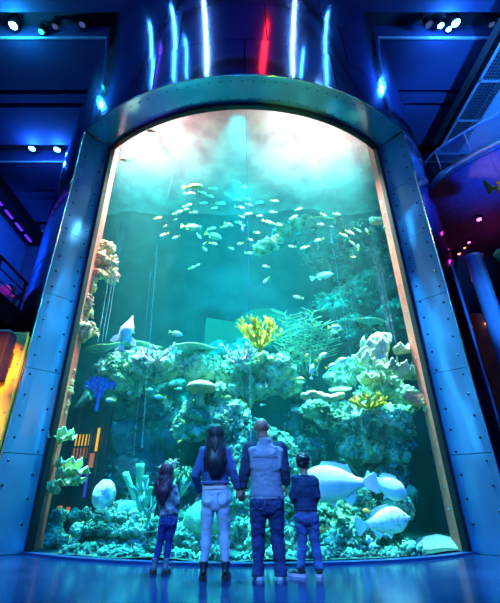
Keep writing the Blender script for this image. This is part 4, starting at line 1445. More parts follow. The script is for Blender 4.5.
t = make_fish('fish_sculpture', 1.0, .45, M['violetfish'], mat('black_fin', (.01, .02, .03), rough=.3), DEEP, fork=.1)
q = P(9, 296, 13.0)
o = spawn(t, {}, 7, 294, 13.0, 36, -1, 28, -20); tag(o, 'violet and black model fish behind the left balcony railing', 'fish model')
bm = bmesh.new(); tube(bm, [(0, 0, -.12), (0, .0, -.3), (0, 0, -.62)], .02, 8, 2); obj('stand', bm, M['blackmetal'], o)
# ================================================================ PEOPLE
M['skin'] = mat('skin', (.42, .22, .15), (.48, .26, .18), scale=8, rough=.5, sub=.1)
M['skin_dark'] = mat('skin_tan', (.36, .17, .12), (.42, .21, .15), scale=8, rough=.42, sub=.1)
M['hair_black'] = mat('black_hair', (.006, .006, .012), (.02, .02, .035), scale=14, stretch=(3, 3, .4), rough=.40, spec=.4)
M['hair_plum'] = mat('dark_plum_hair', (.02, .006, .02), (.09, .015, .06), scale=8, stretch=(2, 2, .5), rough=.42, spec=.4)
def cloth(name, c, sc=30, bump=.15):
    return mat(name, tuple(x * .8 for x in c), c, scale=sc * .15, rough=.85, bump=bump, bscale=sc * 6, spec=.2)
M['denim_jacket'] = cloth('blue_denim_jacket', (.07, .11, .28))
M['jeans_light'] = mat('light_denim', (.36, .48, .60), (.56, .66, .74), scale=3, rough=.85, bump=.1, bscale=200, spec=.2)
M['jeans_dark'] = cloth('dark_denim', (.035, .06, .17))
M['jeans_mid'] = cloth('mid_denim', (.08, .15, .38))
M['jeans_girl'] = cloth('indigo_denim', (.03, .04, .24))
M['vest'] = cloth('grey_vest', (.30, .34, .42))
M['shirt_dark'] = cloth('charcoal_shirt', (.04, .05, .10))
M['white_shirt'] = cloth('white_shirt', (.85, .62, .66))
M['sweater'] = cloth('navy_sweater', (.025, .05, .12))
M['girl_jacket'] = mat('speckled_dark_jacket', (.02, .03, .06), (.10, .14, .20), scale=16, c3=(.35, .45, .52), rough=.7, bump=.2, bscale=40)
M['boot'] = mat('dark_leather', (.02, .022, .04), rough=.45)
M['boot_grey'] = mat('grey_suede', (.10, .13, .20), rough=.8)
M['shoe_black'] = mat('black_mesh_shoe', (.012, .012, .018), rough=.7)
M['sole_light'] = mat('light_rubber', (.80, .60, .70), rough=.6)
M['sole_white'] = mat('grey_white_rubber', (.55, .62, .70), rough=.6)
M['sole_dark'] = mat('dark_rubber', (.015, .015, .02), rough=.7)
M['iris'] = mat('dark_eye', (.02, .012, .01), rough=.1)
M['stitch'] = mat('seam_thread', (.18, .22, .32), rough=.8)

def hand(bm, w, d, across, palm_n, size=.18, curl=.5):
    """wrist w, direction d, `across` from index to little finger, palm_n the palm's facing"""
    w, d, ac, pn = Vector(w), Vector(d).normalized(), Vector(across).normalized(), Vector(palm_n).normalized()
    k = size / .18
    kn = w + d * .095 * k
    loft(bm, [w - d * .02 * k, w + d * .03 * k, w + d * .07 * k, kn], [(.026 * k, .020 * k), (.036 * k, .017 * k), (.042 * k, .016 * k), (.040 * k, .013 * k)], 12, side=ac)
    for i, (ln, off) in enumerate([(.072, -.031), (.082, -.0105), (.076, .0105), (.058, .030)]):
        p = w + d * .085 * k + ac * off * k
        a = .25 + curl * .35
        pts, rr = [p], [.0095 * k]
        for s, f in enumerate((.46, .31, .25)):
            dd = d * math.cos(a) + pn * math.sin(a) + ac * off * 1.2
            p = p + dd.normalized() * ln * f * k
            pts.append(p); rr.append((.0090 - .0008 * s) * k)
            a += curl * .8
        loft(bm, pts, rr, 8, side=ac)
    t0 = w + d * .025 * k - ac * .026 * k
    loft(bm, [t0, t0 + (d * .7 - ac * .6 + pn * .35) * .035 * k, t0 + (d * 1.1 - ac * .75 + pn * .8) * .055 * k, t0 + (d * 1.5 - ac * .65 + pn * 1.1) * .062 * k], [.014 * k, .012 * k, .010 * k, .008 * k], 8, side=pn)

def head(bm, c, hh, turn, tilt):
    """skull, jaw, nose, lips, brow and ears facing +Y, then turned; returns matrix"""
    b2 = bmesh.new()
    r = hh / 2
    ball(b2, (0, -.06 * r, .18 * r), (.68 * r, .84 * r, .80 * r), 3)
    ball(b2, (0, .22 * r, -.30 * r), (.56 * r, .56 * r, .66 * r), 3)
    ball(b2, (0, .60 * r, -.72 * r), (.26 * r, .18 * r, .18 * r), 2)
    loft(b2, [(0, .72 * r, .14 * r), (0, .86 * r, -.06 * r), (0, .97 * r, -.20 * r), (0, .80 * r, -.27 * r)], [.07 * r, .09 * r, .12 * r, .10 * r], 8)
    for z in (-.42, -.53):
        loft(b2, [(-.22 * r, .68 * r, z * r), (0, .80 * r, z * r + .01 * r), (.22 * r, .68 * r, z * r)], [.03 * r, .06 * r, .03 * r], 8, side=(0, 0, 1))
    loft(b2, [(-.48 * r, .58 * r, .20 * r), (0, .76 * r, .18 * r), (.48 * r, .58 * r, .20 * r)], [.05 * r, .07 * r, .05 * r], 8, side=(0, 0, 1))
    for s in (-1, 1):
        loft(b2, [(s * .66 * r, -.02 * r, -.30 * r), (s * .76 * r, -.10 * r, -.08 * r), (s * .80 * r, -.14 * r, .12 * r), (s * .70 * r, -.06 * r, .18 * r)], [(.05 * r, .07 * r), (.06 * r, .14 * r), (.06 * r, .16 * r), (.04 * r, .08 * r)], 8, side=(1, 0, 0))
    Mx = Matrix.Translation(c) @ Euler((tilt, 0, turn)).to_matrix().to_4x4()
    b2.transform(Mx)
    tmp = bpy.data.meshes.new('t'); b2.to_mesh(tmp); b2.free()
    bm.from_mesh(tmp); bpy.data.meshes.remove(tmp)
    return Mx

def person(label, root, J, S):
    """J: joints in root space; S: sizes"""
    t = empty('person', root)
    tag(t, label, 'person', 'family watching the aquarium')
    g = S['girth']
    V = {k: Vector(v) for k, v in J.items()}
    hz = (V['hipL'] + V['hipR']) / 2
    sh = (V['shL'] + V['shR']) / 2
    up = sh - hz
    def spine(f):
        return hz + up * f
    wsh = (V['shR'] - V['shL']).length / 2
    hw = S['hipw']
    tor = [(-.16, hw * .80, .085 * g), (0, hw, .10 * g), (.18, hw * .94, .095 * g), (.38, hw * .84, .085 * g), (.65, max(hw * .95, wsh * .82), .10 * g), (.85, wsh * .92, .095 * g), (.98, wsh * .80, .07 * g), (1.06, wsh * .42, .055 * g)]
    neckb, neckt = spine(1.03), V['head'] + Vector((0, -.01, -S['hh'] * .32))
    # ---- continuous body
    bm = bmesh.new()
    sk = .90
    loft(bm, [spine(f) for f, _, _ in tor], [(a * sk, b * sk) for _, a, b in tor], 16)
    loft(bm, [neckb - up * .08, neckb.lerp(neckt, .5), neckt + Vector((0, 0, .04))], [S['neck'] * 1.15, S['neck'], S['neck']], 12)
    Mx = head(bm, V['head'], S['hh'], S.get('turn', 0), S.get('tilt', 0))
    ar, lr = S['arm'], S['leg']
    for s in 'LR':
        a, b, c = V['sh' + s], V['el' + s], V['wr' + s]
        loft(bm, [a, a.lerp(b, .35), b, b.lerp(c, .3), c], [ar * 1.05 * sk, ar * sk, ar * .78 * sk, ar * .78 * sk, ar * .50], 12)
        ball(bm, a, ar * 1.05 * sk, 2)
        hd = V.get('hd' + s, (c - b).normalized())
        sgn = -1 if s == 'L' else 1
        pn = V.get('pn' + s, Vector((-sgn, 0, 0)))
        ac = V.get('ac' + s, Vector((0, -1, 0)))
        hand(bm, c, hd, ac, pn, S['hand'], S.get('curl', .5))
        h, k_, n = V['hip' + s], V['kn' + s], V['an' + s]
        loft(bm, [h + Vector((0, 0, .05)), h.lerp(k_, .4), k_, k_.lerp(n, .35), n, n + Vector((0, 0, -.03))], [lr * sk, lr * .88 * sk, lr * .62 * sk, lr * .64 * sk, lr * .36, lr * .36], 12)
        td = V.get('toe' + s, Vector((0, 1, 0))).normalized()
        f = n + Vector((0, 0, -n.z + .035))
        loft(bm, [f - td * .04, f + td * .06, f + td * S['foot'] * .6], [(.028, .03), (.035, .03), (.03, .015)], 10, side=td.cross(Vector((0, 0, 1))))
        loft(bm, [n, f], [lr * .36, .03], 10)
    me = fuse(bm, S.get('vox', .0075), 2)
    obj('body', me, S['skin'], t)
    r = S['hh'] / 2
    for s in (-1, 1):
        bm = bmesh.new(); ball(bm, (s * .28 * r, .70 * r, 0.0), .085 * r, 2); bm.transform(Mx)
        obj('eye', bm, M['iris'], t)
    # ---- trousers
    bm = bmesh.new()
    ez = S['ease']
    pel = [(S['waist'], hw * .96, .098 * g), (.10, hw * 1.04, .105 * g), (-.02, hw * 1.06, .112 * g), (-.14, hw * .96, .10 * g), (-.20, hw * .75, .08 * g)]
    loft(bm, [spine(f) for f, _, _ in pel], [(a, b) for _, a, b in pel], 18)
    for s in 'LR':
        h, k_, n = V['hip' + s], V['kn' + s], V['an' + s]
        e = n.lerp(k_, S['hem'])
        ball(bm, h + Vector((0, -.035 * g, -.01)), (lr * 1.05, lr * 1.0, lr * 1.15), 2)
        loft(bm, [h + Vector((0, 0, .02)), h.lerp(k_, .4), k_, k_.lerp(n, .35), k_.lerp(n, .75), e], [lr * 1.06 + ez, lr * .95 + ez, lr * .68 + ez, lr * .70 + ez, lr * .50 + ez * 1.3, lr * .42 + ez * S['flare']], 16)
    me = fuse(bm, .010, 3, [(.010 * S['wr'], (9, 9, 16), 3), (.006 * S['wr'], (20, 20, 34), 8)])
    jn = obj('jeans', me, S['jeans'], t)
    # back pockets and waist seam
    for s in (-1, 1):
        bm = bmesh.new()
        c = spine(.02) + Vector((s * hw * .48, 0, 0))
        w_, h_ = hw * .34, hw * .40
        pts = [(-w_, h_), (w_, h_), (w_ * .9, -h_ * .6), (0, -h_), (-w_ * .9, -h_ * .6), (-w_, h_)]
        loft(bm, [c + Vector((x, -.108 * g - .010 + .25 * abs(x + s * hw * .48) ** 2 * 3, z)) for x, z in pts], [.0022] * 6, 5, side=(0, 1, 0), cap=False)
        obj('pocket_seam', bm, M['stitch'], jn)
    # ---- top
    lo = S['top_lo']
    def torso_loft(bm, f0, grow, gd, fl=1.0):
        sec = [(f0, hw * fl, .105 * g)] + [x for x in tor if x[0] > f0 + .05][:-1] + [(1.05, wsh * .55, .062 * g)]
        loft(bm, [spine(f) for f, _, _ in sec], [(a + grow, b + gd) for _, a, b in sec], 20)
    def sleeves(bm, grow, to=1.0):
        for s in 'LR':
            a, b, c = V['sh' + s], V['el' + s], V['wr' + s]
            ball(bm, a, ar * 1.12 + grow, 2)
            loft(bm, [a, a.lerp(b, .4), b, b.lerp(c, .45), b.lerp(c, to)], [ar * 1.12 + grow, ar * 1.04 + grow, ar * .90 + grow, ar * .80 + grow, ar * .62 + grow], 14)
            loft(bm, [spine(.97), a], [ar * .9 + grow, ar * 1.08 + grow], 12, side=(0, 1, 0))
    for q in S['tops']:
        bm = bmesh.new()
        torso_loft(bm, q['lo'], q['grow'], q['grow'] * .8, q.get('flare', 1.04))
        if q.get('yoke'):
            for s in (-1, 1):
                loft(bm, [spine(.96) + Vector((s * wsh * .3, 0, 0)), spine(.95) + Vector((s * wsh * .85, 0, 0)), spine(.93) + Vector((s * wsh * q['yoke'], 0, 0))], [(.05, .085 * g), (.055, .080 * g), (.05, .07 * g)], 14, side=(0, 0, 1))
                loft(bm, [spine(.93) + Vector((s * wsh * (q['yoke'] - .18), 0, 0)), spine(.6) + Vector((s * wsh * .80, 0, 0))], [(.06, .09 * g), (.05, .08 * g)], 14)
        if q.get('sleeves'):
            sleeves(bm, q['sgrow'], q['sleeves'])
        if q.get('collar'):
            nb = spine(1.05)
            loft(bm, [nb + Vector((0, -.0, -.05)), nb + Vector((0, -.005, q['collar']))], [S['neck'] * 1.6, S['neck'] * 1.25], 16)
            loft(bm, [spine(.90), spine(1.02), nb + Vector((0, -.005, q['collar'] * .6))], [(wsh * .96, .085 * g + q['grow']), (wsh * .74, .065 * g + q['grow']), (S['neck'] * 1.3, S['neck'] * 1.2)], 18)
        me = fuse(bm, .010, 3, [(.011 * q.get('wr', 1), (7, 7, 11), 5), (.006 * q.get('wr', 1), (16, 16, 26), 2)])
        top = obj(q['name'], me, q['mat'], t)
        for f in q.get('seams', ()):
            bm = bmesh.new()
            a = interp([(x[1], x[2]) for x in tor], 101)[0]
            # horizontal seam hugging the back
            wl = [x for x in tor if x[0] <= f][-1]
            wh = [x for x in tor if x[0] >= f][0]
            tt = 0 if wh[0] == wl[0] else (f - wl[0]) / (wh[0] - wl[0])
            rx, ry = wl[1] + (wh[1] - wl[1]) * tt + q['grow'], wl[2] + (wh[2] - wl[2]) * tt + q['grow'] * .8
            loft(bm, [spine(f) + Vector((rx * math.cos(aa), ry * math.sin(aa) - .002, 0)) for aa in [PI + PI * k / 20 for k in range(21)]], [.006] * 21, 6, side=(0, 0, 1))
            obj('seam', bm, S.get('seam_mat', M['stitch']), top)
    # ---- shoes
    for s in 'LR':
        n = V['an' + s]
        td = V.get('toe' + s, Vector((0, 1, 0))).normalized()
        sd = td.cross(Vector((0, 0, 1)))
        F = S['foot']
        h0 = S['heel']
        g0 = Vector((n.x, n.y, 0))
        A = lambda along, z: g0 + td * along * F + Vector((0, 0, z))
        bm = bmesh.new()
        loft(bm, [A(-.26, h0 + .035), A(-.20, h0 + .042), A(.0, h0 + .045), A(.30, h0 * .7 + .040), A(.55, h0 * .4 + .030), A(.70, h0 * .3 + .024), A(.75, h0 * .3 + .02)], [(.018, .022), (.034, .036), (.037, .042), (.044, .034), (.045, .026), (.032, .018), (.012, .01)], 14, side=sd)
        st = S['shaft']
        loft(bm, [A(-.02, h0 + .03), A(-.06, h0 + .06), (n + Vector((0, 0, st * .5))) * 1.0, n + Vector((0, 0, st))], [(.036, .05), (.036, .048), S['shaftr'], S['shaftr']], 14, side=sd)
        me = fuse(bm, .007, 2)
        sh_ = obj(S['shoe'], me, S['shoe_mat'], t)
        bm = bmesh.new()
        sec = [(-.29, .020), (-.24, .036), (-.05, .037), (.28, .046), (.52, .047), (.68, .036), (.77, .012)]
        v0 = [A(a_, 0) + sd * w_ for a_, w_ in sec] + [A(a_, 0) - sd * w_ for a_, w_ in sec[::-1]]
        v1 = [A(a_, S['sole_h'] + h0 * (1 if a_ < .1 else .4)) + sd * w_ * .97 for a_, w_ in sec] + [A(a_, S['sole_h'] + h0 * (1 if a_ < .1 else .4)) - sd * w_ * .97 for a_, w_ in sec[::-1]]
        lo_ = [bm.verts.new(p + Vector((0, 0, .001))) for p in v0]; hi_ = [bm.verts.new(p) for p in v1]
        bm.faces.new(lo_[::-1]); bm.faces.new(hi_)
        for k in range(len(lo_)):
            bm.faces.new((lo_[k], lo_[(k + 1) % len(lo_)], hi_[(k + 1) % len(lo_)], hi_[k]))
        bmesh.ops.triangulate(bm, faces=[f for f in bm.faces if len(f.verts) > 4])
        obj('sole', bm, S['sole_mat'], sh_, smooth=False)
        if S.get('emblem') and s == 'L':
            bm = bmesh.new()
            c = A(.12, .062) - sd * .041
            for q in (-1, 1):
                loft(bm, [c + td * .018 + Vector((0, 0, q * .014)), c - sd * .003 + Vector((0, 0, q * .004)), c - td * .018 + Vector((0, 0, q * .014))], [.0025] * 3, 5)
            obj('emblem', bm, M['sole_white'], sh_)
    return t, V, Mx, spine

def long_hair(parent, Mx, V, hh, spine, bottom, width, m, n=150, back=.12, wave=.014, drop=None):
    r = hh / 2
    bm = bmesh.new()
    ball(bm, (0, -.10 * r, .26 * r), (.78 * r, .92 * r, .82 * r), 3)
    bm.transform(Mx)
    me0 = bpy.data.meshes.new('h')
    bm.to_mesh(me0)
    for v in me0.vertices:
        pass
    top = Mx @ Vector((0, -.1 * r, .3 * r))
    # core fall of hair behind the neck
    c0 = Mx @ Vector((0, -.45 * r, .1 * r))
    zb = bottom
    pts = [c0, Vector((c0.x, c0.y - .03, c0.z * .75 + zb * .25)), Vector((c0.x + .0, spine(.75).y - back, c0.z * .4 + zb * .6)), Vector((c0.x + (drop or 0), spine(.6).y - back + .01, zb + .05))]
    cc = bez(pts, 6)
    loft(bm, cc, interp([(width * .62, .07), (width * .80, .055), (width * .85, .05), (width * .45, .03)], len(cc)), 16)
    for i in range(n):
        a = PI * (-.15 + 1.30 * (i + random.random()) / n) + PI  # round the back and sides
        up_ = random.uniform(-.1, .85)
        q = Vector((math.cos(a) * .80 * r * math.cos(up_ * 1.3), math.sin(a) * .95 * r * math.cos(up_ * 1.3) - .1 * r, .26 * r + .84 * r * math.sin(up_ * 1.3)))
        p0 = Mx @ q
        fx = math.cos(a)
        z_end = zb + random.uniform(0, .14) + .10 * abs(fx)
        ex = c0.x + (drop or 0) + fx * width * random.uniform(.65, 1.02)
        ph = random.uniform(0, 6)
        mid = Mx @ Vector((math.cos(a) * .88 * r, min(math.sin(a) * .98 * r, .1 * r) - .1 * r, -.30 * r))
        ctrl = [Mx @ Vector((q.x * .35, q.y * .35 - .05 * r, 1.08 * r)), p0, mid]
        yb = spine(.8).y - back - .012 - random.uniform(0, .03) + .07 * abs(fx)
        for f in (.2, .4, .6, .8, 1.0):
            ctrl.append(Vector((mid.x + (ex - mid.x) * f + wave * min(1, f * 2) * math.sin(ph + f * 9), mid.y + (yb - mid.y) * min(1, f * 1.6) + wave * .7 * math.cos(ph + f * 9), mid.z + (z_end - mid.z) * f)))
        ctrl = [Vector((p.x, p.y, p.z)) for p in ctrl]
        c = bez(ctrl, 5)
        loft(bm, c, interp([.006, .013, .014, .014, .014, .013, .012, .004], len(c)), 6)
    o = obj('hair', bm, m, parent)
    return o

def LP(root):
    root = Vector(root)
    return lambda px, py, dy=0.0: P(px, py, root.y + dy) - root

# ---------------------------------------------------------------- woman
root = Vector(((214.5 - CX0) * mpp(580, 5.33), 5.33, 0)); L = LP(root)
HOLD_W = L(239.2, 494.5, .02)
J = dict(head=L(216, 435, .03), shL=L(204, 451.5), shR=L(226, 451.5), elL=L(195.5, 476, -.03), elR=L(233.5, 473, -.02), wrL=L(200, 492, .16), wrR=HOLD_W + Vector((-.02, 0, .06)),
         hipL=L(208.5, 500), hipR=L(222.5, 500), knL=L(206.5, 531, .02), knR=L(224, 531, .02), anL=L(203.5, 570, -.03), anR=L(225.5, 570, -.03),
         hdR=(.35, .05, -.9), pnR=(0, 1, .1), acR=(-1, 0, -.3), hdL=(.5, .6, -.6), pnL=(.5, -.6, 0), acL=(0, -.4, -1), toeL=(-.12, 1, 0), toeR=(.15, 1, 0))
S = dict(girth=.98, hipw=.165, hh=.235, neck=.050, arm=.049, leg=.085, hand=.17, foot=.24, skin=M['skin'], turn=.12, tilt=.05, ease=.004, waist=.26, hem=.04, flare=1.2, wr=.7, jeans=M['jeans_light'], top_lo=.3,
         tops=[dict(name='shirt', lo=.20, grow=.004, mat=M['white_shirt'], wr=.4, flare=1.0), dict(name='denim_jacket', lo=.31, grow=.022, sgrow=.012, sleeves=.96, collar=.035, mat=M['denim_jacket'], seams=(.36, .84), flare=1.0)],
         shoe='boot', shoe_mat=M['boot'], shaft=.085, shaftr=(.052, .054), sole_mat=M['sole_dark'], heel=.035, sole_h=.022, curl=.8)
t, V, Mx, sp = person('woman with long wavy black hair in denim jacket and light jeans, holding hands', root, J, S)
long_hair(t, Mx, V, .235, sp, L(216, 482).z, .135, M['hair_black'], 130)

# ---------------------------------------------------------------- man
root = Vector(((269 - CX0) * mpp(579, 5.40), 5.40, 0)); L = LP(root)
J = dict(head=L(261.5, 427.8, .02), shL=L(249.5, 447), shR=L(280.5, 447), elL=L(244.5, 472, -.02), elR=L(285, 471, -.02), wrL=L(242.6, 488.5, .0), wrR=L(286, 485, .03),
         hipL=L(258.5, 503), hipR=L(275, 503), knL=L(258, 537, .03), knR=L(277.5, 537, .03), anL=L(258.5, 572, -.02), anR=L(280.5, 572, -.02),
         hdL=(-.10, .05, -1), pnL=(.15, 1, 0), acL=(1, 0, -.1), hdR=(.02, .12, -1), pnR=(-1, .1, 0), toeL=(-.18, 1, 0), toeR=(.25, 1, 0))
S = dict(girth=1.22, hipw=.195, hh=.256, neck=.070, arm=.062, leg=.098, hand=.20, foot=.28, skin=M['skin_dark'], turn=-.05, tilt=.12, ease=.012, waist=.24, hem=-.12, flare=3.0, wr=1.2, jeans=M['jeans_dark'], top_lo=.1,
         tops=[dict(name='shirt', lo=.15, grow=.004, sgrow=.014, sleeves=.97, collar=.04, mat=M['shirt_dark'], flare=1.0), dict(name='vest', lo=.06, grow=.024, collar=.075, yoke=1.10, mat=M['vest'], seams=(.12, .80), flare=1.04, wr=1.1)],
         shoe='shoe', shoe_mat=M['shoe_black'], shaft=.02, shaftr=(.046, .05), sole_mat=M['sole_white'], heel=.0, sole_h=.032, curl=.7)
t, V, Mx, sp = person('bald man in grey vest over dark sleeves and dark jeans', root, J, S)
# ---------------------------------------------------------------- boy
root = Vector(((309.5 - CX0) * mpp(575.5, 5.56), 5.56, 0)); L = LP(root)
J = dict(head=L(303.5, 462.8, .03), shL=L(296, 479.5), shR=L(313, 479.5), elL=L(293.3, 497, -.03), elR=L(316.5, 496, -.03), wrL=L(297.5, 508, .13), wrR=L(311.5, 508, .14),
         hipL=L(300.5, 517), hipR=L(312, 517), knL=L(302.5, 543, .03), knR=L(315, 543, .03), anL=L(300.5, 569, -.03), anR=L(319, 569.5, -.03),
         hdL=(.5, .5, -.5), pnL=(.5, -.7, 0), acL=(0, -.4, -1), hdR=(-.5, .5, -.5), pnR=(-.5, -.7, 0), acR=(0, -.4, -1), toeL=(-.85, .55, 0), toeR=(.2, 1, 0))
S = dict(girth=.92, hipw=.130, hh=.228, neck=.052, arm=.043, leg=.070, hand=.14, foot=.23, skin=M['skin'], turn=-.45, tilt=.06, ease=.010, waist=.22, hem=-.02, flare=2.2, wr=1.2, jeans=M['jeans_mid'], top_lo=.1,
         tops=[dict(name='sweater', lo=.14, grow=.022, sgrow=.016, sleeves=1.0, collar=.035, mat=M['sweater'], flare=1.0, seams=(.18,), wr=1.2)], seam_mat=M['sweater'],
         shoe='sneaker', shoe_mat=M['shoe_black'], shaft=.03, shaftr=(.042, .046), sole_mat=M['sole_light'], heel=.0, sole_h=.034, curl=.8, emblem=True)
t, V, Mx, sp = person('boy with short dark hair in navy sweater and blue jeans', root, J, S)
r = .228 / 2
bm = bmesh.new()
ball(bm, (0, -.12 * r, .34 * r), (.80 * r, .92 * r, .78 * r), 4)
ball(bm, (0, -.42 * r, -.05 * r), (.66 * r, .58 * r, .62 * r), 3)
ball(bm, (0, .30 * r, .72 * r), (.55 * r, .45 * r, .35 * r), 3)
bm.transform(Mx)
me = fuse(bm, .007, 2, [(.012, 30, 2), (.006, 70, 1)])
obj('hair', me, M['hair_black'], t)

# ---------------------------------------------------------------- girl
root = Vector(((159.5 - CX0) * mpp(574, 5.76), 5.76, 0)); L = LP(root)
J = dict(head=L(166.5, 472, .04), shL=L(160.5, 487), shR=L(174, 487.5), elL=L(160, 502, .05), elR=L(177, 503, -.02), wrL=L(165, 512, .16), wrR=L(175.5, 516, .08),
         hipL=L(164, 521), hipR=L(173, 521), knL=L(160, 543, .03), knR=L(168.5, 543, .03), anL=L(154, 568, -.03), anR=L(165.5, 568, -.03),
         hdR=(-.2, .4, -.8), pnR=(-1, 0, 0), hdL=(.6, .4, -.4), pnL=(0, -1, 0), acL=(0, 0, -1), toeL=(-.25, 1, 0), toeR=(.1, 1, 0))
S = dict(girth=.82, hipw=.112, hh=.205, neck=.040, arm=.038, leg=.058, hand=.13, foot=.20, skin=M['skin'], turn=.1, tilt=.05, ease=.003, waist=.22, hem=.12, flare=1.0, wr=.6, jeans=M['jeans_girl'], top_lo=.1,
         tops=[dict(name='jacket', lo=.18, grow=.018, sgrow=.010, sleeves=.98, collar=.02, mat=M['girl_jacket'], flare=1.02, wr=1)],
         shoe='boot', shoe_mat=M['boot_grey'], shaft=.10, shaftr=(.036, .038), sole_mat=M['sole_dark'], heel=.012, sole_h=.016, curl=.6)
t, V, Mx, sp = person('girl with long dark plum hair in speckled jacket and indigo jeans', root, J, S)
long_hair(t, Mx, V, .205, sp, L(166, 506).z, .105, M['hair_plum'], 110, back=.10, drop=-.01)
bm = bmesh.new()
r = .205 / 2
c = Mx @ Vector((.35 * r, -.55 * r, .95 * r))
ball(bm, c, (.03, .012, .016), 2); ball(bm, c + Vector((.05, 0, .02)), (.03, .012, .018), 2); ball(bm, c + Vector((.025, -.005, .01)), .012, 1)
obj('hair_bow', bm, M['pinkw'], t)
# ================================================================ LIGHT
def light(name, kind, loc, energy, color, target=None, size=1.0, sizey=None, spot=60, blend=.5, radius=.1):
    d = bpy.data.lights.new(name, kind)
    d.energy = energy
    d.color = color
    if kind == 'AREA':
        d.shape = 'RECTANGLE' if sizey else 'DISK'
        d.size = size
        if sizey:
            d.size_y = sizey
    else:
        d.shadow_soft_size = radius
        if kind == 'SPOT':
            d.spot_size = R(spot)
            d.spot_blend = blend
    o = bpy.data.objects.new(name, d)
    COL.objects.link(o)
    o.location = loc
    if target is not None:
        o.rotation_euler = (Vector(target) - Vector(loc)).to_track_quat('-Z', 'Y').to_euler()
    return o
# lamps over the tank
light('tank_lamp_left', 'AREA', (-2.5, 8.7, 11.9), 190, (1, .60, .58), (-2.5, 8.7, 0), 2.7, 2.8)
light('tank_lamp_right', 'AREA', (2.3, 8.6, 11.9), 210, (1, .60, .58), (2.3, 8.6, 0), 2.8, 2.8)
light('surface_fill_rear', 'AREA', (0.1, 10.6, 12.3), 120, (.0, .80, .85), (0.1, 10.6, 0), 9.0, 2.6)  # added cyan fill that brightens the rear of the surface
# pinkish shafts just under the surface
for x, y, tx, ty, e in [(-3.3, 8.3, -3.2, 8.5, 5000), (-2.6, 8.0, -2.4, 8.4, 4600), (-1.7, 7.6, -1.5, 8.2, 3000), (1.0, 7.3, 1.2, 8.0, 4200), (1.9, 7.6, 1.9, 8.2, 4200), (2.9, 8.0, 3.0, 8.4, 4400)]:
    light('shaft_spot', 'SPOT', (x, y, 10.75), e * 3.0, (1, .42, .42), (tx, ty, 0), spot=42, blend=1, radius=.15)
# cyan flood through the water
for x, y, tx, ty, e in [(-2.8, 8.2, -1.5, 8.8, 7000), (0, 7.6, .2, 8.6, 8000), (2.8, 8.2, 2.0, 8.8, 7000)]:
    light('reef_spot', 'SPOT', (x, y, 10.8), e * 1.0, (.0, .94, 1), (tx, ty, 1.5), spot=62, blend=.8, radius=.3)
light('rear_spot', 'SPOT', (0, 10.2, 10.8), 3500, (.02, .8, 1), (0, 10.8, 0), spot=90, blend=.9, radius=.3)
# unseen spots added inside the glass to tint the reveal pink and cyan
light('spill_pink_left', 'SPOT', (2.6, 7.8, 9.4), 300, (1, .55, .55), (-3.9, 7.55, 7.0), spot=40, blend=1, radius=.2)
light('spill_cyan_left', 'SPOT', (2.8, 8.0, 7.0), 1300, (.05, .9, 1), (-3.9, 7.55, 2.5), spot=56, blend=1, radius=.2)
light('spill_pink_right', 'SPOT', (-2.4, 7.8, 9.4), 150, (1, .6, .6), (4.2, 7.55, 7.8), spot=34, blend=1, radius=.2)
light('spill_cyan_right', 'SPOT', (-2.6, 8.0, 7.0), 900, (.05, .8, 1), (4.2, 7.55, 2.0), spot=50, blend=1, radius=.2)
for x, sx in ((-1.6, -3.62), (1.9, 3.95)):
    for z0, z1, e in ((10.4, 7.2, 1500), (9.0, 4.4, 2600), (6.5, 1.8, 1500)):
        light('jamb_glow', 'SPOT', (x, 8.15, z0), e, (1, .34, .22), (sx, 7.98, z1), spot=34, blend=1, radius=.1)  # unseen red spots added to tint the tan edge strips
# unseen red spots added to warm corals, fish and ledges
def accent(px, py, Y, e, c=(1, .42, .20), sp=9, dx=0):
    q = P(px, py, Y)
    light('accent_spot', 'SPOT', (q.x * .9 + dx, q.y - 1.0 if q.y - 1.0 > 7.0 else 7.0, 10.7), e, c, q, spot=sp, blend=.8, radius=.22)
for q in [(259, 335, 8.1, 52000, (1, .14, .02), 9), (369, 398, 7.9, 42000, (1, .14, .02), 7), (200, 385, 8.1, 42000, (1, .12, .05), 6), (323, 396, 8.0, 30000, (1, .12, .06), 6),
          (386, 365, 8.3, 26000, (1, .20, .10), 12), (157, 355, 8.0, 38000, (1, .14, .14), 7), (238, 355, 7.9, 38000, (1, .14, .14), 7),
          (345, 478, 7.5, 60000, (1, .14, .14), 10), (386, 518, 7.6, 55000, (1, .14, .14), 8), (70, 465, 8.0, 50000, (1, .25, .05), 9),
          (98, 262, 8.3, 12000, (1, .22, .10), 16), (80, 325, 8.1, 16000, (1, .2, .10), 12), (66, 395, 8.1, 20000, (1, .15, .10), 10),
          (427, 358, 8.1, 26000, (1, .16, .06), 10), (426, 408, 8.1, 30000, (1, .16, .06), 10), (104, 495, 8.2, 45000, (1, .14, .16), 6),
          (270, 240, 9.8, 6000, (1, .2, .10), 22), (385, 222, 8.2, 5000, (1, .2, .10), 20),
          (140, 362, 8.8, 16000, (1, .12, .08), 20), (262, 360, 8.6, 13000, (1, .12, .08), 20), (375, 378, 8.7, 13000, (1, .12, .08), 22),
          (215, 412, 8.4, 11000, (1, .12, .06), 14), (360, 525, 7.9, 17000, (1, .12, .08), 18), (110, 530, 8.0, 14000, (1, .12, .08), 16)]:
    accent(*q)
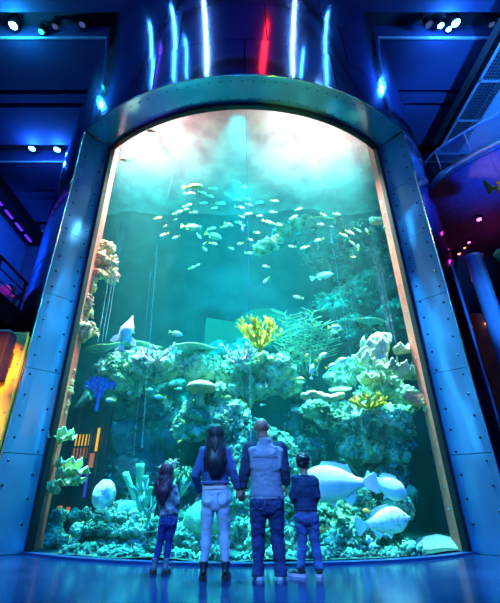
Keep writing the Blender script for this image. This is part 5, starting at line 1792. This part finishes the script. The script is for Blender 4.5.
# hall; fills and jamb washes are unseen spots added for tint
light('hall_blue_key', 'SPOT', (0, -3.5, 13.5), 14000, (.01, .16, 1), (0, 5, 0), spot=60, blend=.9, radius=.04)
light('ceiling_blue_fill', 'SPOT', (0, -4, 6), 3000, (.01, .06, 1), (0, 2.5, 16), spot=95, blend=.9, radius=.3)  # unseen spot added to blue the ceiling that the drum mirrors
light('hall_violet_fill', 'SPOT', (2.5, -3, 8), 600, (.45, .30, 1), (.0, 5.4, 1.0), spot=22, blend=.6, radius=.04)
light('hall_cyan_fill', 'SPOT', (-3.5, -2, 7), 2200, (.22, .70, 1), (.0, 5.4, .8), spot=22, blend=.6, radius=.04)
light('hall_blue_left', 'SPOT', (-10.5, 13, 12.5), 5000, (.01, .14, 1), (-13.8, 19, 12), spot=110, blend=1, radius=.4)
light('jamb_wash_left', 'SPOT', (2.5, -3, 9), 1500, (.0, .10, 1), (-4.0, 7.5, 6.5), spot=30, blend=1, radius=.1)
light('jamb_wash_left', 'SPOT', (3.0, -2, 4), 1600, (.0, .62, .60), (-3.9, 7.5, 1.8), spot=34, blend=1, radius=.1)
light('jamb_wash_right', 'SPOT', (-2.5, -3, 9), 2600, (.0, .05, 1), (4.2, 7.5, 6.5), spot=32, blend=1, radius=.1)
light('jamb_wash_right', 'SPOT', (-3.0, -2, 4), 1200, (.0, .40, 1), (4.2, 7.5, 1.6), spot=34, blend=1, radius=.1)
light('soffit_lime', 'SPOT', (2.4, 3.2, 1.2), 1500, (.45, 1, .02), (1.5, 6.0, 9.65), spot=15, blend=1, radius=.05)  # unseen spot added for the green tone on the soffit
light('soffit_violet', 'SPOT', (-3.0, 3.2, 1.2), 1500, (.35, .02, 1), (-2.3, 6.4, 9.65), spot=13, blend=1, radius=.05)  # unseen spot added for the purple tone on the soffit
light('duct_wash', 'SPOT', (8.5, 5, 11.0), 5000, (.02, .25, 1), (10, 9, 14.5), spot=80, blend=1, radius=.3)
light('amber_wash', 'SPOT', (-2.9, 4.3, 3.6), 7000, (1, .30, .01), (-4.75, 7.15, 2.95), spot=24, blend=1, radius=.05)
light('amber_low', 'SPOT', (-5.4, 5.0, .3), 5500, (1, .45, .05), (-4.9, 7.1, 1.7), spot=34, blend=.8, radius=.1)
light('soffit_blue', 'SPOT', (7.6, 5.0, 5.5), 5000, (.0, .10, 1), (8.0, 8.3, 9.8), spot=38, blend=1, radius=.2)
light('column_blue', 'SPOT', (5.6, 5.4, 2.5), 2500, (.02, .30, 1), (7.45, 10.3, 5.8), spot=22, blend=1, radius=.1)
light('violet_fish_light', 'SPOT', (-6.5, 10.5, 9.6), 400, (1, .15, .8), (-8.9, 13, 8.0), spot=40, blend=1, radius=.1)  # unseen spot added to lift the dark violet model fish
light('fish_warm', 'SPOT', (6.0, 5.6, 6.0), 900, (1, .75, .35), (7.1, 7.6, 8.4), spot=16, blend=.8, radius=.1)  # unseen spot added to warm the golden model fish
light('magenta_glow', 'POINT', (9.5, 11.5, 9.0), 5, (1, .05, .6), radius=.05)
light('red_glow', 'POINT', (7.6, 11.6, 7.4), 8, (1, .15, .06), radius=.05)
for px, py, e, c in [(13, 26, 260, (.02, .5, 1)), (448, 26, 300, (.02, .25, 1)), (32, 149, 220, (.02, .2, 1)), (57, 150, 220, (.02, .2, 1))]:
    q = PZ(px, py, ZCEIL - .35)
    light('ceiling_spot_glow', 'POINT', q, e, c, radius=.12)

w = bpy.data.worlds.new('world')
SC.world = w
w.use_nodes = True
w.node_tree.nodes['Background'].inputs[0].default_value = (.01, .03, .14, 1)
w.node_tree.nodes['Background'].inputs[1].default_value = .15

SC.view_settings.view_transform = 'Standard'
SC.view_settings.look = 'None'
SC.view_settings.gamma = 1
SC.view_settings.exposure = 0.0
SC.view_settings.use_curve_mapping = False
cy = SC.cycles
cy.use_denoising = True
cy.max_bounces = 8
cy.diffuse_bounces = 3
cy.glossy_bounces = 4
cy.transmission_bounces = 4
cy.volume_bounces = 1
cy.transparent_max_bounces = 16
cy.caustics_reflective = False
cy.caustics_refractive = False
cy.sample_clamp_indirect = 6
